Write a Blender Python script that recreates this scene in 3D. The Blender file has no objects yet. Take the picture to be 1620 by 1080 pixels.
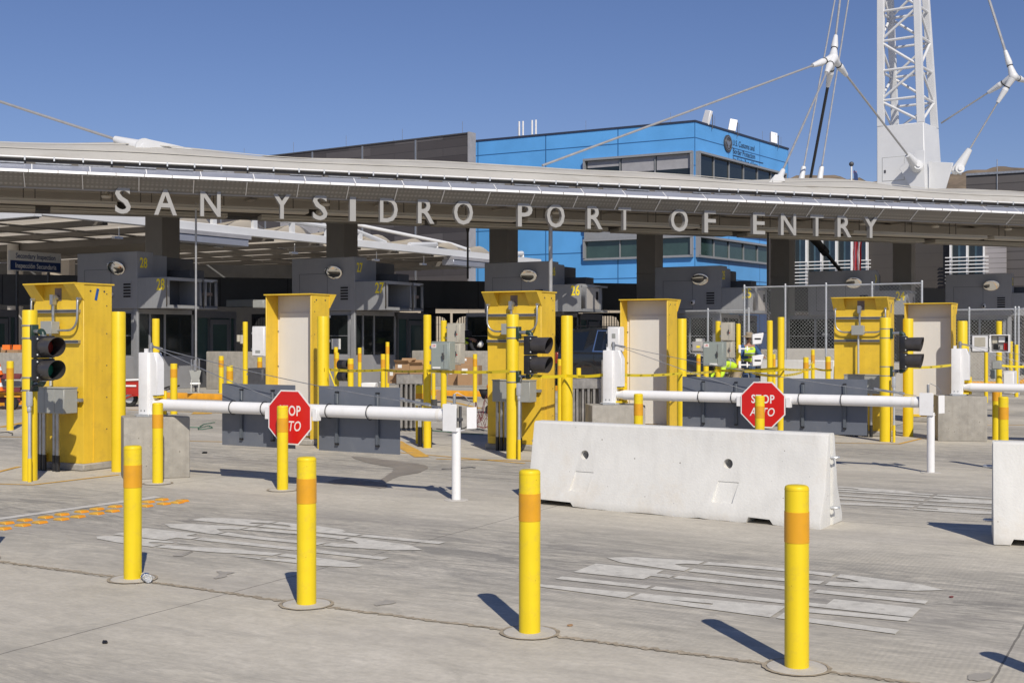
import bpy, bmesh, math, random
from mathutils import Vector, Matrix, Euler
R = math.radians
random.seed(11)
scene = bpy.context.scene
col = scene.collection
F, CX, HY, EYE = 1930.0, 810.0, 534.0, 1.65
TH = R(-29)                                   # the traffic axis
T = Vector((math.cos(TH), math.sin(TH)))
C = Vector((-math.sin(TH), math.cos(TH)))
LANE = Vector((5.7, 2.62))

def gnd(px, py, h=0.0):
    Z = (EYE - h) * F / (py - HY)
    return ((px - CX) / F * Z, Z)
def atz(px, Z): return ((px - CX) / F * Z, Z)
def hgt(py, Z): return EYE - (py - HY) * Z / F

# ------------------------------------------------------------------ materials
M = {}
def nd(nt, typ, **kw):
    n = nt.nodes.new(typ)
    for k, v in kw.items():
        if k in n.inputs: n.inputs[k].default_value = v
        else: setattr(n, k, v)
    return n
def mat(name, c, rough=.5, metal=0.0, var=.10, scale=5.0, bump=0.0, bscale=60.0, spec=.5,
        dirt=None, streak=0.0, transl=0.0, coat=0.0, pock=0.0):
    m = bpy.data.materials.new(name); m.use_nodes = True
    nt = m.node_tree; nt.nodes.clear()
    out = nd(nt, 'ShaderNodeOutputMaterial'); b = nd(nt, 'ShaderNodeBsdfPrincipled')
    b.inputs['Roughness'].default_value = rough; b.inputs['Metallic'].default_value = metal
    b.inputs['Specular IOR Level'].default_value = spec
    b.inputs['Coat Weight'].default_value = coat
    tc = nd(nt, 'ShaderNodeTexCoord')
    L = nt.links.new
    n1 = nd(nt, 'ShaderNodeTexNoise', Scale=scale, Detail=6.0, Roughness=.6)
    L(tc.outputs['Object'], n1.inputs['Vector'])
    r = nd(nt, 'ShaderNodeValToRGB')
    r.color_ramp.elements[0].position = .3; r.color_ramp.elements[1].position = .7
    r.color_ramp.elements[0].color = tuple(min(1, x * (1 - var)) for x in c) + (1,)
    r.color_ramp.elements[1].color = tuple(min(1, x * (1 + var)) for x in c) + (1,)
    L(n1.outputs['Fac'], r.inputs['Fac'])
    cur = r.outputs['Color']
    if streak > 0:
        mp = nd(nt, 'ShaderNodeMapping'); mp.inputs['Scale'].default_value = (14, 14, .7)
        L(tc.outputs['Object'], mp.inputs['Vector'])
        n3 = nd(nt, 'ShaderNodeTexNoise', Scale=1.0, Detail=4.0); L(mp.outputs['Vector'], n3.inputs['Vector'])
        mr = nd(nt, 'ShaderNodeMapRange'); mr.inputs['From Min'].default_value = .45; mr.inputs['From Max'].default_value = .75
        mr.inputs['To Max'].default_value = streak; L(n3.outputs['Fac'], mr.inputs['Value'])
        mx = nd(nt, 'ShaderNodeMix', data_type='RGBA'); mx.inputs[7].default_value = (c[0] * .45, c[1] * .42, c[2] * .4, 1)
        L(mr.outputs['Result'], mx.inputs[0]); L(cur, mx.inputs[6]); cur = mx.outputs[2]
    if dirt:
        dc, amt, ds = dirt
        n4 = nd(nt, 'ShaderNodeTexNoise', Scale=ds, Detail=8.0, Roughness=.7); L(tc.outputs['Object'], n4.inputs['Vector'])
        mr = nd(nt, 'ShaderNodeMapRange'); mr.inputs['From Min'].default_value = .52; mr.inputs['From Max'].default_value = .72
        mr.inputs['To Max'].default_value = amt; L(n4.outputs['Fac'], mr.inputs['Value'])
        mx = nd(nt, 'ShaderNodeMix', data_type='RGBA'); mx.inputs[7].default_value = tuple(dc) + (1,)
        L(mr.outputs['Result'], mx.inputs[0]); L(cur, mx.inputs[6]); cur = mx.outputs[2]
    if pock > 0:
        vo = nd(nt, 'ShaderNodeTexVoronoi', Scale=16.0); L(tc.outputs['Object'], vo.inputs['Vector'])
        n5 = nd(nt, 'ShaderNodeTexNoise', Scale=7.0, Detail=2.0); L(tc.outputs['Object'], n5.inputs['Vector'])
        ra = nd(nt, 'ShaderNodeMapRange'); ra.inputs['From Min'].default_value = .50; ra.inputs['From Max'].default_value = .72; ra.inputs['To Max'].default_value = .16
        L(n5.outputs['Fac'], ra.inputs['Value'])
        lt = nd(nt, 'ShaderNodeMath', operation='LESS_THAN'); L(vo.outputs['Distance'], lt.inputs[0]); L(ra.outputs['Result'], lt.inputs[1])
        ml_ = nd(nt, 'ShaderNodeMath', operation='MULTIPLY'); L(lt.outputs[0], ml_.inputs[0]); ml_.inputs[1].default_value = pock
        mx = nd(nt, 'ShaderNodeMix', data_type='RGBA'); mx.inputs[7].default_value = (c[0]*.35, c[1]*.33, c[2]*.3, 1)
        L(ml_.outputs[0], mx.inputs[0]); L(cur, mx.inputs[6]); cur = mx.outputs[2]
    L(cur, b.inputs['Base Color'])
    rr = nd(nt, 'ShaderNodeMapRange'); rr.inputs['To Min'].default_value = max(0, rough - .1); rr.inputs['To Max'].default_value = min(1, rough + .1)
    L(n1.outputs['Fac'], rr.inputs['Value']); L(rr.outputs['Result'], b.inputs['Roughness'])
    if bump > 0:
        n2 = nd(nt, 'ShaderNodeTexNoise', Scale=bscale, Detail=6.0); L(tc.outputs['Object'], n2.inputs['Vector'])
        bp = nd(nt, 'ShaderNodeBump', Strength=bump, Distance=.01); L(n2.outputs['Fac'], bp.inputs['Height'])
        L(bp.outputs['Normal'], b.inputs['Normal'])
    if transl > 0:
        tr = nd(nt, 'ShaderNodeBsdfTranslucent'); L(cur, tr.inputs['Color'])
        ms = nd(nt, 'ShaderNodeMixShader', Fac=transl)
        L(b.outputs[0], ms.inputs[1]); L(tr.outputs[0], ms.inputs[2]); L(ms.outputs[0], out.inputs['Surface'])
    else:
        L(b.outputs[0], out.inputs['Surface'])
    M[name] = m
    return m
def grid_mat(name, c1, c2, mortar, w, h, msize=.02, offset=0.0, rough=.5, spec=.5):
    """cladding boards: joints laid over a wall's own x/y and z"""
    m = bpy.data.materials.new(name); m.use_nodes = True
    nt = m.node_tree; L = nt.links.new; b = nt.nodes['Principled BSDF']
    b.inputs['Roughness'].default_value = rough; b.inputs['Specular IOR Level'].default_value = spec
    tc = nd(nt, 'ShaderNodeTexCoord'); sp = nd(nt, 'ShaderNodeSeparateXYZ'); L(tc.outputs['Object'], sp.inputs[0])
    ad = nd(nt, 'ShaderNodeMath', operation='ADD'); L(sp.outputs[0], ad.inputs[0]); L(sp.outputs[1], ad.inputs[1])
    cb = nd(nt, 'ShaderNodeCombineXYZ'); L(ad.outputs[0], cb.inputs[0]); L(sp.outputs[2], cb.inputs[1])
    br = nd(nt, 'ShaderNodeTexBrick'); br.offset = offset
    br.inputs['Scale'].default_value = 1.0; br.inputs['Brick Width'].default_value = w; br.inputs['Row Height'].default_value = h
    br.inputs['Mortar Size'].default_value = msize; br.inputs['Mortar Smooth'].default_value = .1
    br.inputs['Color1'].default_value = tuple(c1) + (1,); br.inputs['Color2'].default_value = tuple(c2) + (1,)
    br.inputs['Mortar'].default_value = tuple(mortar) + (1,)
    L(cb.outputs[0], br.inputs['Vector'])
    n = nd(nt, 'ShaderNodeTexNoise', Scale=.6, Detail=6.0); L(tc.outputs['Object'], n.inputs['Vector'])
    mr = nd(nt, 'ShaderNodeMapRange'); mr.inputs['To Min'].default_value = .82; mr.inputs['To Max'].default_value = 1.15
    L(n.outputs['Fac'], mr.inputs['Value'])
    mx = nd(nt, 'ShaderNodeMix', data_type='RGBA', blend_type='MULTIPLY'); mx.inputs[0].default_value = 1
    L(br.outputs['Color'], mx.inputs[6]); L(mr.outputs['Result'], mx.inputs[7]); L(mx.outputs[2], b.inputs['Base Color'])
    M[name] = m

# ------------------------------------------------------------------ mesh builder
class MB:
    def __init__(s): s.v = []; s.f = []
    def add(s, vs, fs):
        o = len(s.v); s.v += [tuple(p) for p in vs]; s.f += [tuple(i + o for i in f) for f in fs]; return s
    def box(s, x0, x1, y0, y1, z0, z1, mtx=None):
        vs = [Vector(p) for p in ((x0,y0,z0),(x1,y0,z0),(x1,y1,z0),(x0,y1,z0),(x0,y0,z1),(x1,y0,z1),(x1,y1,z1),(x0,y1,z1))]
        if mtx: vs = [mtx @ p for p in vs]
        return s.add(vs, [(0,3,2,1),(4,5,6,7),(0,1,5,4),(1,2,6,5),(2,3,7,6),(3,0,4,7)])
    def cyl(s, p0, p1, r0, r1=None, n=16, cap=True):
        p0, p1 = Vector(p0), Vector(p1); r1 = r0 if r1 is None else r1
        d = (p1 - p0).normalized(); a = Vector((0,0,1)) if abs(d.z) < .9 else Vector((1,0,0))
        u = d.cross(a).normalized(); w = d.cross(u)
        vs = []
        for p, r in ((p0, r0), (p1, r1)):
            for i in range(n):
                t = 2*math.pi*i/n; vs.append(p + u*math.cos(t)*r + w*math.sin(t)*r)
        fs = [(i, i+n, (i+1)%n+n, (i+1)%n) for i in range(n)]
        if cap: fs += [tuple(range(n)), tuple(range(2*n-1, n-1, -1))]
        return s.add(vs, fs)
    def tube(s, pts, r, n=8):
        pts = [Vector(p) for p in pts]; vs = []; fs = []; pu = None
        rs = r if isinstance(r, (list, tuple)) else [r]*len(pts)
        for k, p in enumerate(pts):
            d = (pts[min(k+1, len(pts)-1)] - pts[max(k-1, 0)]).normalized()
            if pu is None:
                a = Vector((0,0,1)) if abs(d.z) < .9 else Vector((1,0,0)); u = d.cross(a).normalized()
            else:
                u = (pu - d*pu.dot(d)).normalized()
            pu = u; w = d.cross(u)
            for i in range(n):
                t = 2*math.pi*i/n; vs.append(p + (u*math.cos(t) + w*math.sin(t))*rs[k])
        for k in range(len(pts)-1):
            for i in range(n):
                fs.append((k*n+i, (k+1)*n+i, (k+1)*n+(i+1)%n, k*n+(i+1)%n))
        fs += [tuple(range(n)), tuple(range(len(pts)*n-1, (len(pts)-1)*n-1, -1))]
        return s.add(vs, fs)
    def prism(s, poly, axis, a, b):
        n = len(poly)
        def P(u, v, w): return {'x': (w,u,v), 'y': (u,w,v), 'z': (u,v,w)}[axis]
        vs = [P(u,v,a) for u,v in poly] + [P(u,v,b) for u,v in poly]
        fs = [(i, (i+1)%n, (i+1)%n+n, i+n) for i in range(n)] + [tuple(range(n-1,-1,-1)), tuple(range(n, 2*n))]
        return s.add(vs, fs)
    def sphere(s, c, r, nu=16, nv=10, sc=(1,1,1)):
        vs = []; fs = []
        for j in range(nv+1):
            ph = math.pi*j/nv
            for i in range(nu):
                t = 2*math.pi*i/nu
                vs.append((c[0]+r*sc[0]*math.sin(ph)*math.cos(t), c[1]+r*sc[1]*math.sin(ph)*math.sin(t), c[2]+r*sc[2]*math.cos(ph)))
        for j in range(nv):
            for i in range(nu):
                fs.append((j*nu+i, (j+1)*nu+i, (j+1)*nu+(i+1)%nu, j*nu+(i+1)%nu))
        return s.add(vs, fs)
    def lathe(s, prof, n=24, c=(0,0,0)):
        vs = []; fs = []
        for r, z in prof:
            for i in range(n):
                t = 2*math.pi*i/n; vs.append((c[0]+r*math.cos(t), c[1]+r*math.sin(t), c[2]+z))
        for j in range(len(prof)-1):
            for i in range(n):
                fs.append((j*n+i, j*n+(i+1)%n, (j+1)*n+(i+1)%n, (j+1)*n+i))
        return s.add(vs, fs)
    def mesh(s, name, material=None, smooth=True, bevel=0.0, seg=1):
        me = bpy.data.meshes.new(name); me.from_pydata(s.v, [], s.f); me.validate()
        bm = bmesh.new(); bm.from_mesh(me)
        bmesh.ops.remove_doubles(bm, verts=bm.verts, dist=1e-5)
        bmesh.ops.recalc_face_normals(bm, faces=bm.faces)
        if bevel > 0:
            es = [e for e in bm.edges if len(e.link_faces) == 2 and e.calc_face_angle(0) > R(40)]
            bmesh.ops.bevel(bm, geom=es, offset=bevel, segments=seg, profile=.6, affect='EDGES', clamp_overlap=True)
        bm.to_mesh(me); bm.free()
        if material: me.materials.append(M[material])
        if smooth and me.polygons:
            me.shade_smooth(); me.set_sharp_from_angle(angle=R(38))
        return me
    def build(s, name, material, parent=None, loc=(0,0,0), rot=0.0, bevel=0.0, seg=1, smooth=True):
        return link(name, s.mesh(name, material, smooth, bevel, seg), parent, loc, rot)
def link(name, me, parent=None, loc=(0,0,0), rot=0.0):
    o = bpy.data.objects.new(name, me); col.objects.link(o); o.location = loc
    o.rotation_euler = (0,0,rot) if not isinstance(rot, (tuple, list)) else rot
    if parent is not None: o.parent = parent
    return o
def pieces(mb, name, material, parent=None, bevel=0.0):
    """build every loose piece of a builder as a part of its own"""
    n = len(mb.v); par = list(range(n))
    def find(a):
        while par[a] != a: par[a] = par[par[a]]; a = par[a]
        return a
    for f in mb.f:
        for k in f[1:]: par[find(k)] = find(f[0])
    grp = {}
    for i in range(n): grp.setdefault(find(i), []).append(i)
    out = []
    for r, ids in grp.items():
        mp = {v: k for k, v in enumerate(ids)}; q = MB(); c = sum((Vector(mb.v[i]) for i in ids), Vector())/len(ids)
        q.v = [tuple(Vector(mb.v[i])-c) for i in ids]; q.f = [tuple(mp[k] for k in f) for f in mb.f if find(f[0]) == r]
        out.append(q.build(name, material, parent, tuple(c), bevel=bevel))
    return out
def tag(o, label, cat, group=None):
    o['label'] = label; o['category'] = cat
    if group: o['group'] = group
    return o
def thing(name, label, cat, loc=(0,0,0), rot=0.0, group=None):
    o = bpy.data.objects.new(name, None); col.objects.link(o)
    o.location = loc if len(loc) == 3 else (loc[0], loc[1], 0); o.rotation_euler = (0,0,rot)
    o.empty_display_size = .2
    return tag(o, label, cat, group)
def kind(o, k): o['kind'] = k; return o
def copy_tree(o, parent=None):
    c = o.copy(); col.objects.link(c)
    if parent is not None: c.parent = parent
    for ch in list(o.children): copy_tree(ch, c)
    return c
def dup(o, loc, rot, label, group=None):
    c = copy_tree(o); c.location = loc if len(loc) == 3 else (loc[0], loc[1], 0); c.rotation_euler = (0,0,rot)
    c['label'] = label
    if group: c['group'] = group
    return c
def text_mesh(body, height, extrude=0.0, offset=0.0, align='CENTER', sx=1.0, shear=0.0, spacing=1.0, cap=True, lines=1.0):
    """text as a mesh in x/y, facing +z; height is the capital height"""
    cu = bpy.data.curves.new('lettering', 'FONT'); cu.body = body; cu.align_x = align
    cu.size = 1.0; cu.offset = offset; cu.extrude = 0; cu.resolution_u = 3; cu.shear = shear
    cu.space_character = spacing; cu.space_line = lines
    ob = bpy.data.objects.new('lettering', cu); col.objects.link(ob)
    dg = bpy.context.evaluated_depsgraph_get()
    me = bpy.data.meshes.new_from_object(ob.evaluated_get(dg))
    bpy.data.objects.remove(ob); 
    bm = bmesh.new(); bm.from_mesh(me)
    k = height / .729
    for v in bm.verts: v.co = Vector((v.co.x*k*sx, v.co.y*k, 0))
    if extrude > 0:
        g = bmesh.ops.extrude_face_region(bm, geom=list(bm.faces))
        for e in g['geom']:
            if isinstance(e, bmesh.types.BMVert): e.co.z += extrude
        bmesh.ops.recalc_face_normals(bm, faces=bm.faces)
    bm.to_mesh(me); bm.free()
    me.materials.clear()
    return me
def text(name, body, height, material, parent, loc, rot, **kw):
    me = text_mesh(body, height, **kw); me.materials.append(M[material])
    return link(name, me, parent, loc, rot)
FACE_NEAR = (R(90), 0, 0)          # lettering on a face looking along -y
FACE_END = (R(90), 0, R(90))       # lettering on a face looking along +x
def baked(ob):
    """apply an object's modifiers to a fresh mesh"""
    dg = bpy.context.evaluated_depsgraph_get(); dg.update()
    me = bpy.data.meshes.new_from_object(ob.evaluated_get(dg)); return me
SUN, SKY, EXPO, AIR, DUST, OZONE = 4.15, .08, 0.0, 1.0, .15, 5.0
# ------------------------------------------------------------------ the materials
mat('yellow_sleeve', (.80,.60,.016), .45, var=.05, scale=3, spec=.35, dirt=((.46,.32,.08), .5, 7), streak=.18, pock=.7)
mat('band_orange', (.70,.34,.014), .42, var=.07, scale=6, dirt=((.42,.22,.05), .3, 8))
mat('yellow_paint', (.79,.53,.042), .45, var=.06, scale=4, streak=.20, dirt=((.42,.26,.06), .32, 5), pock=.4)
mat('yellow_post', (.80,.58,.014), .42, var=.06, scale=4, dirt=((.4,.26,.04), .30, 4))
mat('kerb_yellow', (.78,.36,.02), .7, var=.12, scale=6, bump=.3, dirt=((.25,.18,.1), .45, 4))
mat('white_paint', (.80,.80,.80), .38, var=.03, scale=4, dirt=((.55,.52,.48), .25, 5))
mat('panel_white', (.70,.68,.64), .5, var=.03, scale=2, streak=.06)
mat('panel_grey', (.13,.145,.175), .42, var=.06, scale=3, dirt=((.22,.22,.22), .3, 3))
mat('bracket_grey', (.10,.115,.135), .45, var=.08)
mat('sign_red', (.62,.013,.012), .35, var=.06, scale=3)
mat('letter_white', (.80,.79,.77), .4, var=.03)
mat('concrete_block', (.36,.34,.30), .85, var=.14, scale=7, bump=.35, bscale=70, streak=.25, dirt=((.17,.16,.14), .4, 5), pock=.7)
mat('barrier_white', (.675,.67,.64), .8, var=.05, scale=4, bump=.25, bscale=50, streak=.10, dirt=((.52,.45,.35), .45, 2.0), pock=.85)
mat('barrier_plain', (.42,.40,.36), .85, var=.10, scale=4, bump=.3, dirt=((.2,.19,.17), .4, 4))
mat('galv', (.42,.43,.44), .38, metal=.75, var=.18, scale=12)
mat('galv_bright', (.60,.62,.63), .4, metal=.5, var=.1, scale=8)
mat('steel_dark', (.10,.10,.105), .5, metal=.4, var=.2, scale=10)
mat('box_grey', (.33,.34,.32), .45, var=.05, scale=4, dirt=((.2,.2,.19), .25, 6))
mat('box_greygreen', (.29,.33,.31), .45, var=.05, scale=3)
mat('box_cream', (.47,.44,.36), .5, var=.06, scale=3, dirt=((.28,.25,.2), .3, 5))
mat('black_metal', (.018,.018,.02), .38, var=.25, scale=9)
mat('visor_black', (.05,.046,.046), .35, var=.2, scale=9)
mat('dark_green', (.02,.045,.035), .4, var=.2)
mat('rubber', (.02,.02,.02), .8, var=.2)
mat('lens_red', (.26,.03,.022), .15, var=.25, scale=40, coat=.5)
mat('lens_green', (.025,.22,.13), .15, var=.25, scale=40, coat=.5)
mat('booth_grey', (.29,.295,.31), .45, var=.08, scale=1.4, dirt=((.25,.26,.28), .2, 1.6), streak=.06)
mat('booth_light', (.28,.29,.305), .45, var=.06, scale=2, streak=.15)
mat('booth_frame', (.30,.31,.325), .4, metal=.2, var=.06)
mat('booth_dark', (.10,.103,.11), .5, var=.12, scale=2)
mat('rusty_steel', (.19,.15,.135), .6, var=.2, scale=4)
mat('number_yellow', (1.0,.78,.03), .5, var=.03)
mat('glass_dark', (.012,.016,.016), .05, var=.15, scale=1, spec=.7)
mat('glass_green', (.035,.065,.06), .06, var=.25, scale=.6, spec=.8)
mat('glass_blue', (.045,.085,.115), .06, var=.25, scale=.6, spec=.8)
mat('mirror', (.85,.85,.83), .03, metal=1.0, var=.02)
mat('hole_black', (.006,.006,.008), .8, var=.1)
mat('fabric_roof', (.48,.465,.425), .8, var=.08, scale=.6, dirt=((.34,.31,.26), .6, .7), streak=.1)
mat('fabric_shade', (.80,.72,.58), .9, var=.05, scale=.5, transl=.65)
mat('canopy_panel', (.34,.36,.42), .35, metal=.3, var=.06, scale=1.2)
mat('canopy_white', (.78,.78,.78), .4, var=.04)
mat('soffit_brown', (.33,.305,.27), .7, var=.10, scale=.8)
mat('soffit_dark', (.13,.12,.11), .7, var=.12, scale=.8)
mat('trough', (.50,.47,.41), .6, var=.08, scale=1)
mat('column_grey', (.42,.40,.375), .6, var=.08, scale=1.2)
mat('mast_white', (.66,.67,.68), .4, var=.04, scale=1)
mat('cable_steel', (.42,.42,.42), .4, metal=.4, var=.1)
mat('cable_black', (.03,.03,.03), .6, var=.1)
mat('letter_grey', (.34,.335,.325), .45, var=.06, scale=2)
mat('sign_blue', (.015,.04,.14), .4, var=.05)
mat('dark_text', (.03,.04,.07), .5, var=.05)
mat('corrugated_grey', (.33,.33,.35), .5, var=.1, scale=2)
mat('beige_wall', (.46,.40,.32), .8, var=.06, scale=1)
mat('hill_scrub', (.19,.145,.10), .95, var=.35, scale=.05, dirt=((.055,.06,.035), .9, .09))
mat('cardboard', (.36,.22,.115), .8, var=.08, scale=4, dirt=((.25,.15,.08), .3, 6))
mat('paper_white', (.78,.78,.76), .6, var=.03)
mat('tape_yellow', (.85,.66,.02), .35, var=.05)
mat('ink_black', (.012,.012,.012), .6, var=.1)
mat('blue_tape', (.02,.09,.33), .5, var=.08)
mat('brushed_steel', (.42,.40,.37), .38, metal=.7, var=.3, scale=6, streak=.3)
mat('car_paint', (.022,.026,.034), .18, metal=.3, var=.06, coat=1.0)
mat('car_glass', (.008,.01,.012), .04, var=.1, spec=.8)
mat('chrome', (.75,.75,.76), .12, metal=1.0, var=.03)
mat('headlight', (.45,.47,.5), .08, metal=.5, var=.25, scale=14)
mat('maroon', (.16,.03,.035), .6, var=.15)
mat('red_paint', (.52,.03,.02), .45, var=.1, dirt=((.2,.05,.04), .4, 6))
mat('cone_orange', (.85,.16,.015), .5, var=.08)
mat('hivis', (.55,.80,.03), .7, var=.08, scale=12)
mat('hivis_orange', (.85,.18,.02), .7, var=.08)
mat('skin', (.36,.19,.12), .55, var=.08, scale=12)
mat('denim', (.05,.085,.16), .85, var=.2, scale=14)
mat('khaki', (.32,.26,.18), .85, var=.12, scale=12)
mat('shirt_blue', (.03,.08,.20), .8, var=.15, scale=10)
mat('black_cloth', (.02,.02,.024), .85, var=.2, scale=10)
mat('hair_dark', (.02,.015,.012), .7, var=.2)
mat('flag_red', (.45,.02,.03), .8, var=.08)
mat('flag_white', (.72,.70,.68), .8, var=.05)
mat('line_yellow', (.66,.38,.06), .7, var=.2, scale=9, bump=.2, dirt=((.36,.33,.29), .75, 5))
mat('line_white', (.60,.58,.53), .8, var=.06, scale=3, dirt=((.36,.34,.31), .7, 5))
mat('word_white', (.60,.58,.52), .8, var=.14, scale=9, bump=.2, dirt=((.34,.32,.28), .85, 7))
mat('sand', (.37,.315,.235), .95, var=.35, scale=14, bump=.5, bscale=90)
mat('collar_conc', (.50,.475,.43), .9, var=.10, scale=12, bump=.3)
mat('marker_body', (.66,.38,.06), .4, var=.1, scale=20)
mat('marker_lens', (.72,.28,.02), .25, var=.1, scale=20)
mat('stain_wet', (.27,.24,.20), .55, var=.16, scale=3, dirt=((.30,.28,.25), .8, 4))
mat('stain_faint', (.37,.345,.30), .7, var=.12, scale=6, dirt=((.45,.42,.37), .7, 9))
mat('patch_dark', (.24,.215,.19), .8, var=.3, scale=9)
mat('hose_green', (.02,.16,.09), .5, var=.1)
mat('flag_orange', (.8,.2,.02), .6)
mat('wood_pale', (.50,.40,.26), .8, var=.15)
mat('teal_cap', (.05,.25,.3), .4)
grid_mat('blue_clad', (.11,.36,.74), (.115,.375,.77), (.03,.12,.30), 6.2, 2.05, .045, 0, .35)
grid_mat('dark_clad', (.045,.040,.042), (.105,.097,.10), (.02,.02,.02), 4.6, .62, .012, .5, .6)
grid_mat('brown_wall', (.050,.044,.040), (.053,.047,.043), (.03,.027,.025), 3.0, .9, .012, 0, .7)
grid_mat('siding', (.30,.285,.29), (.32,.30,.305), (.16,.15,.15), 9, .32, .02, 0, .6)
grid_mat('siding_dark', (.085,.078,.078), (.10,.092,.092), (.04,.037,.037), 12, .55, .03, 0, .6)
grid_mat('tile_beige', (.46,.40,.32), (.43,.37,.29), (.22,.19,.15), 2.0, .8, .02, 0, .7)
def ground_material():
    m = bpy.data.materials.new('slab_concrete'); m.use_nodes = True
    nt = m.node_tree; L = nt.links.new; b = nt.nodes['Principled BSDF']
    tc = nd(nt, 'ShaderNodeTexCoord'); sp = nd(nt, 'ShaderNodeSeparateXYZ'); L(tc.outputs['Object'], sp.inputs[0])
    def noise(sx, sy, detail=6, rough=.6, dist=0.0):
        mp = nd(nt, 'ShaderNodeMapping'); mp.inputs['Scale'].default_value = (sx, sy, 1); L(tc.outputs['Object'], mp.inputs['Vector'])
        n = nd(nt, 'ShaderNodeTexNoise', Scale=1.0, Detail=float(detail), Roughness=rough, Distortion=dist); L(mp.outputs[0], n.inputs['Vector']); return n.outputs['Fac']
    def rng(v, a, c, lo=0.0, hi=1.0):
        r = nd(nt, 'ShaderNodeMapRange'); r.inputs['From Min'].default_value = a; r.inputs['From Max'].default_value = c
        r.inputs['To Min'].default_value = lo; r.inputs['To Max'].default_value = hi; L(v, r.inputs['Value']); return r.outputs[0]
    def mth(op, a, c):
        n = nd(nt, 'ShaderNodeMath', operation=op)
        for i, v in enumerate((a, c)):
            if isinstance(v, (int, float)): n.inputs[i].default_value = v
            else: L(v, n.inputs[i])
        return n.outputs[0]
    def mix(f, a, c, mode='MIX'):
        n = nd(nt, 'ShaderNodeMix', data_type='RGBA', blend_type=mode)
        for s, v in ((0, f), (6, a), (7, c)):
            if isinstance(v, (int, float)): n.inputs[s].default_value = v
            elif isinstance(v, tuple): n.inputs[s].default_value = v + (1,)
            else: L(v, n.inputs[s])
        return n.outputs[2]
    c = mix(rng(noise(.35, .5, 8, .65), .35, .68), (.575,.533,.442), (.70,.655,.565))
    c = mix(rng(noise(4, 6, 9, .75), .38, .66, 0, .6), c, (.44,.41,.345))
    c = mix(rng(noise(17, 24, 6, .7), .42, .66, 0, .42), c, (.40,.375,.32))
    c = mix(rng(noise(1.1, 2.6, 8, .75, 1.0), .54, .68, 0, .42), c, (.27,.255,.225))
    # tyre rubber: long streaks along the traffic axis, gathered in the lanes
    dl = nd(nt, 'ShaderNodeMath', operation='PINGPONG'); L(mth('ADD', sp.outputs[1], -7.95+10.1), dl.inputs[0]); dl.inputs[1].default_value = 2.525
    wand = mth('MULTIPLY', noise(.16, .5, 4, .6), 1.7)
    lanes = rng(mth('ADD', dl.outputs[0], wand), 1.2, 2.9, 1.0, .14)
    st = rng(noise(1.15, 5.8, 9, .76, 1.2), .42, .58)
    st2 = rng(noise(2.6, 17, 8, .74, 1.6), .44, .60)
    rub = mth('MULTIPLY', mth('MAXIMUM', mth('MULTIPLY', st, .72), mth('MULTIPLY', st2, .66)), lanes)
    c = mix(mth('MULTIPLY', rub, 1.0), c, (.145,.142,.135))
    c = mix(rng(noise(.22, .9, 6, .65), .50, .68, 0, .5), c, (.31,.29,.265))
    # scuffs and oil specks
    c = mix(rng(noise(2.4, 3.2, 5, .55), .70, .78, 0, .45), c, (.22,.205,.185))
    c = mix(rng(noise(30, 30, 4, .6), .68, .76, 0, .5), c, (.20,.185,.165))
    # broom finish across the slabs
    wv = nd(nt, 'ShaderNodeTexWave', Scale=9.0, Distortion=1.2, Detail=3.0); wv.bands_direction = 'X'
    wv.inputs['Detail Scale'].default_value = 2.0; L(tc.outputs['Object'], wv.inputs['Vector'])
    broom = mth('MULTIPLY', wv.outputs['Fac'], rng(noise(.3, .3, 2), .4, .6))
    c = mix(mth('MULTIPLY', broom, .16), c, (.30,.28,.255))
    # saw-cut joints
    def joint(v, pitch, off, w):
        a = mth('ADD', v, off); f = mth('PINGPONG', a, pitch / 2.0)
        return mth('LESS_THAN', f, w)
    wob = rng(noise(6, 6, 3), 0, 1, -.01, .01)
    j = mth('MAXIMUM', joint(mth('ADD', sp.outputs[0], wob), 4.6, JX, .006), joint(mth('ADD', sp.outputs[1], wob), 5.05, JY, .006))
    c = mix(mth('MULTIPLY', j, .75), c, (.13,.12,.105))
    L(c, b.inputs['Base Color']); b.inputs['Roughness'].default_value = .85; b.inputs['Specular IOR Level'].default_value = .3
    bp = nd(nt, 'ShaderNodeBump', Strength=.4, Distance=.005)
    L(mth('ADD', noise(40, 40, 6), mth('MULTIPLY', broom, .5)), bp.inputs['Height']); L(bp.outputs[0], b.inputs['Normal'])
    M['slab_concrete'] = m
JX, JY = .823, -.95
ground_material()
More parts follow.
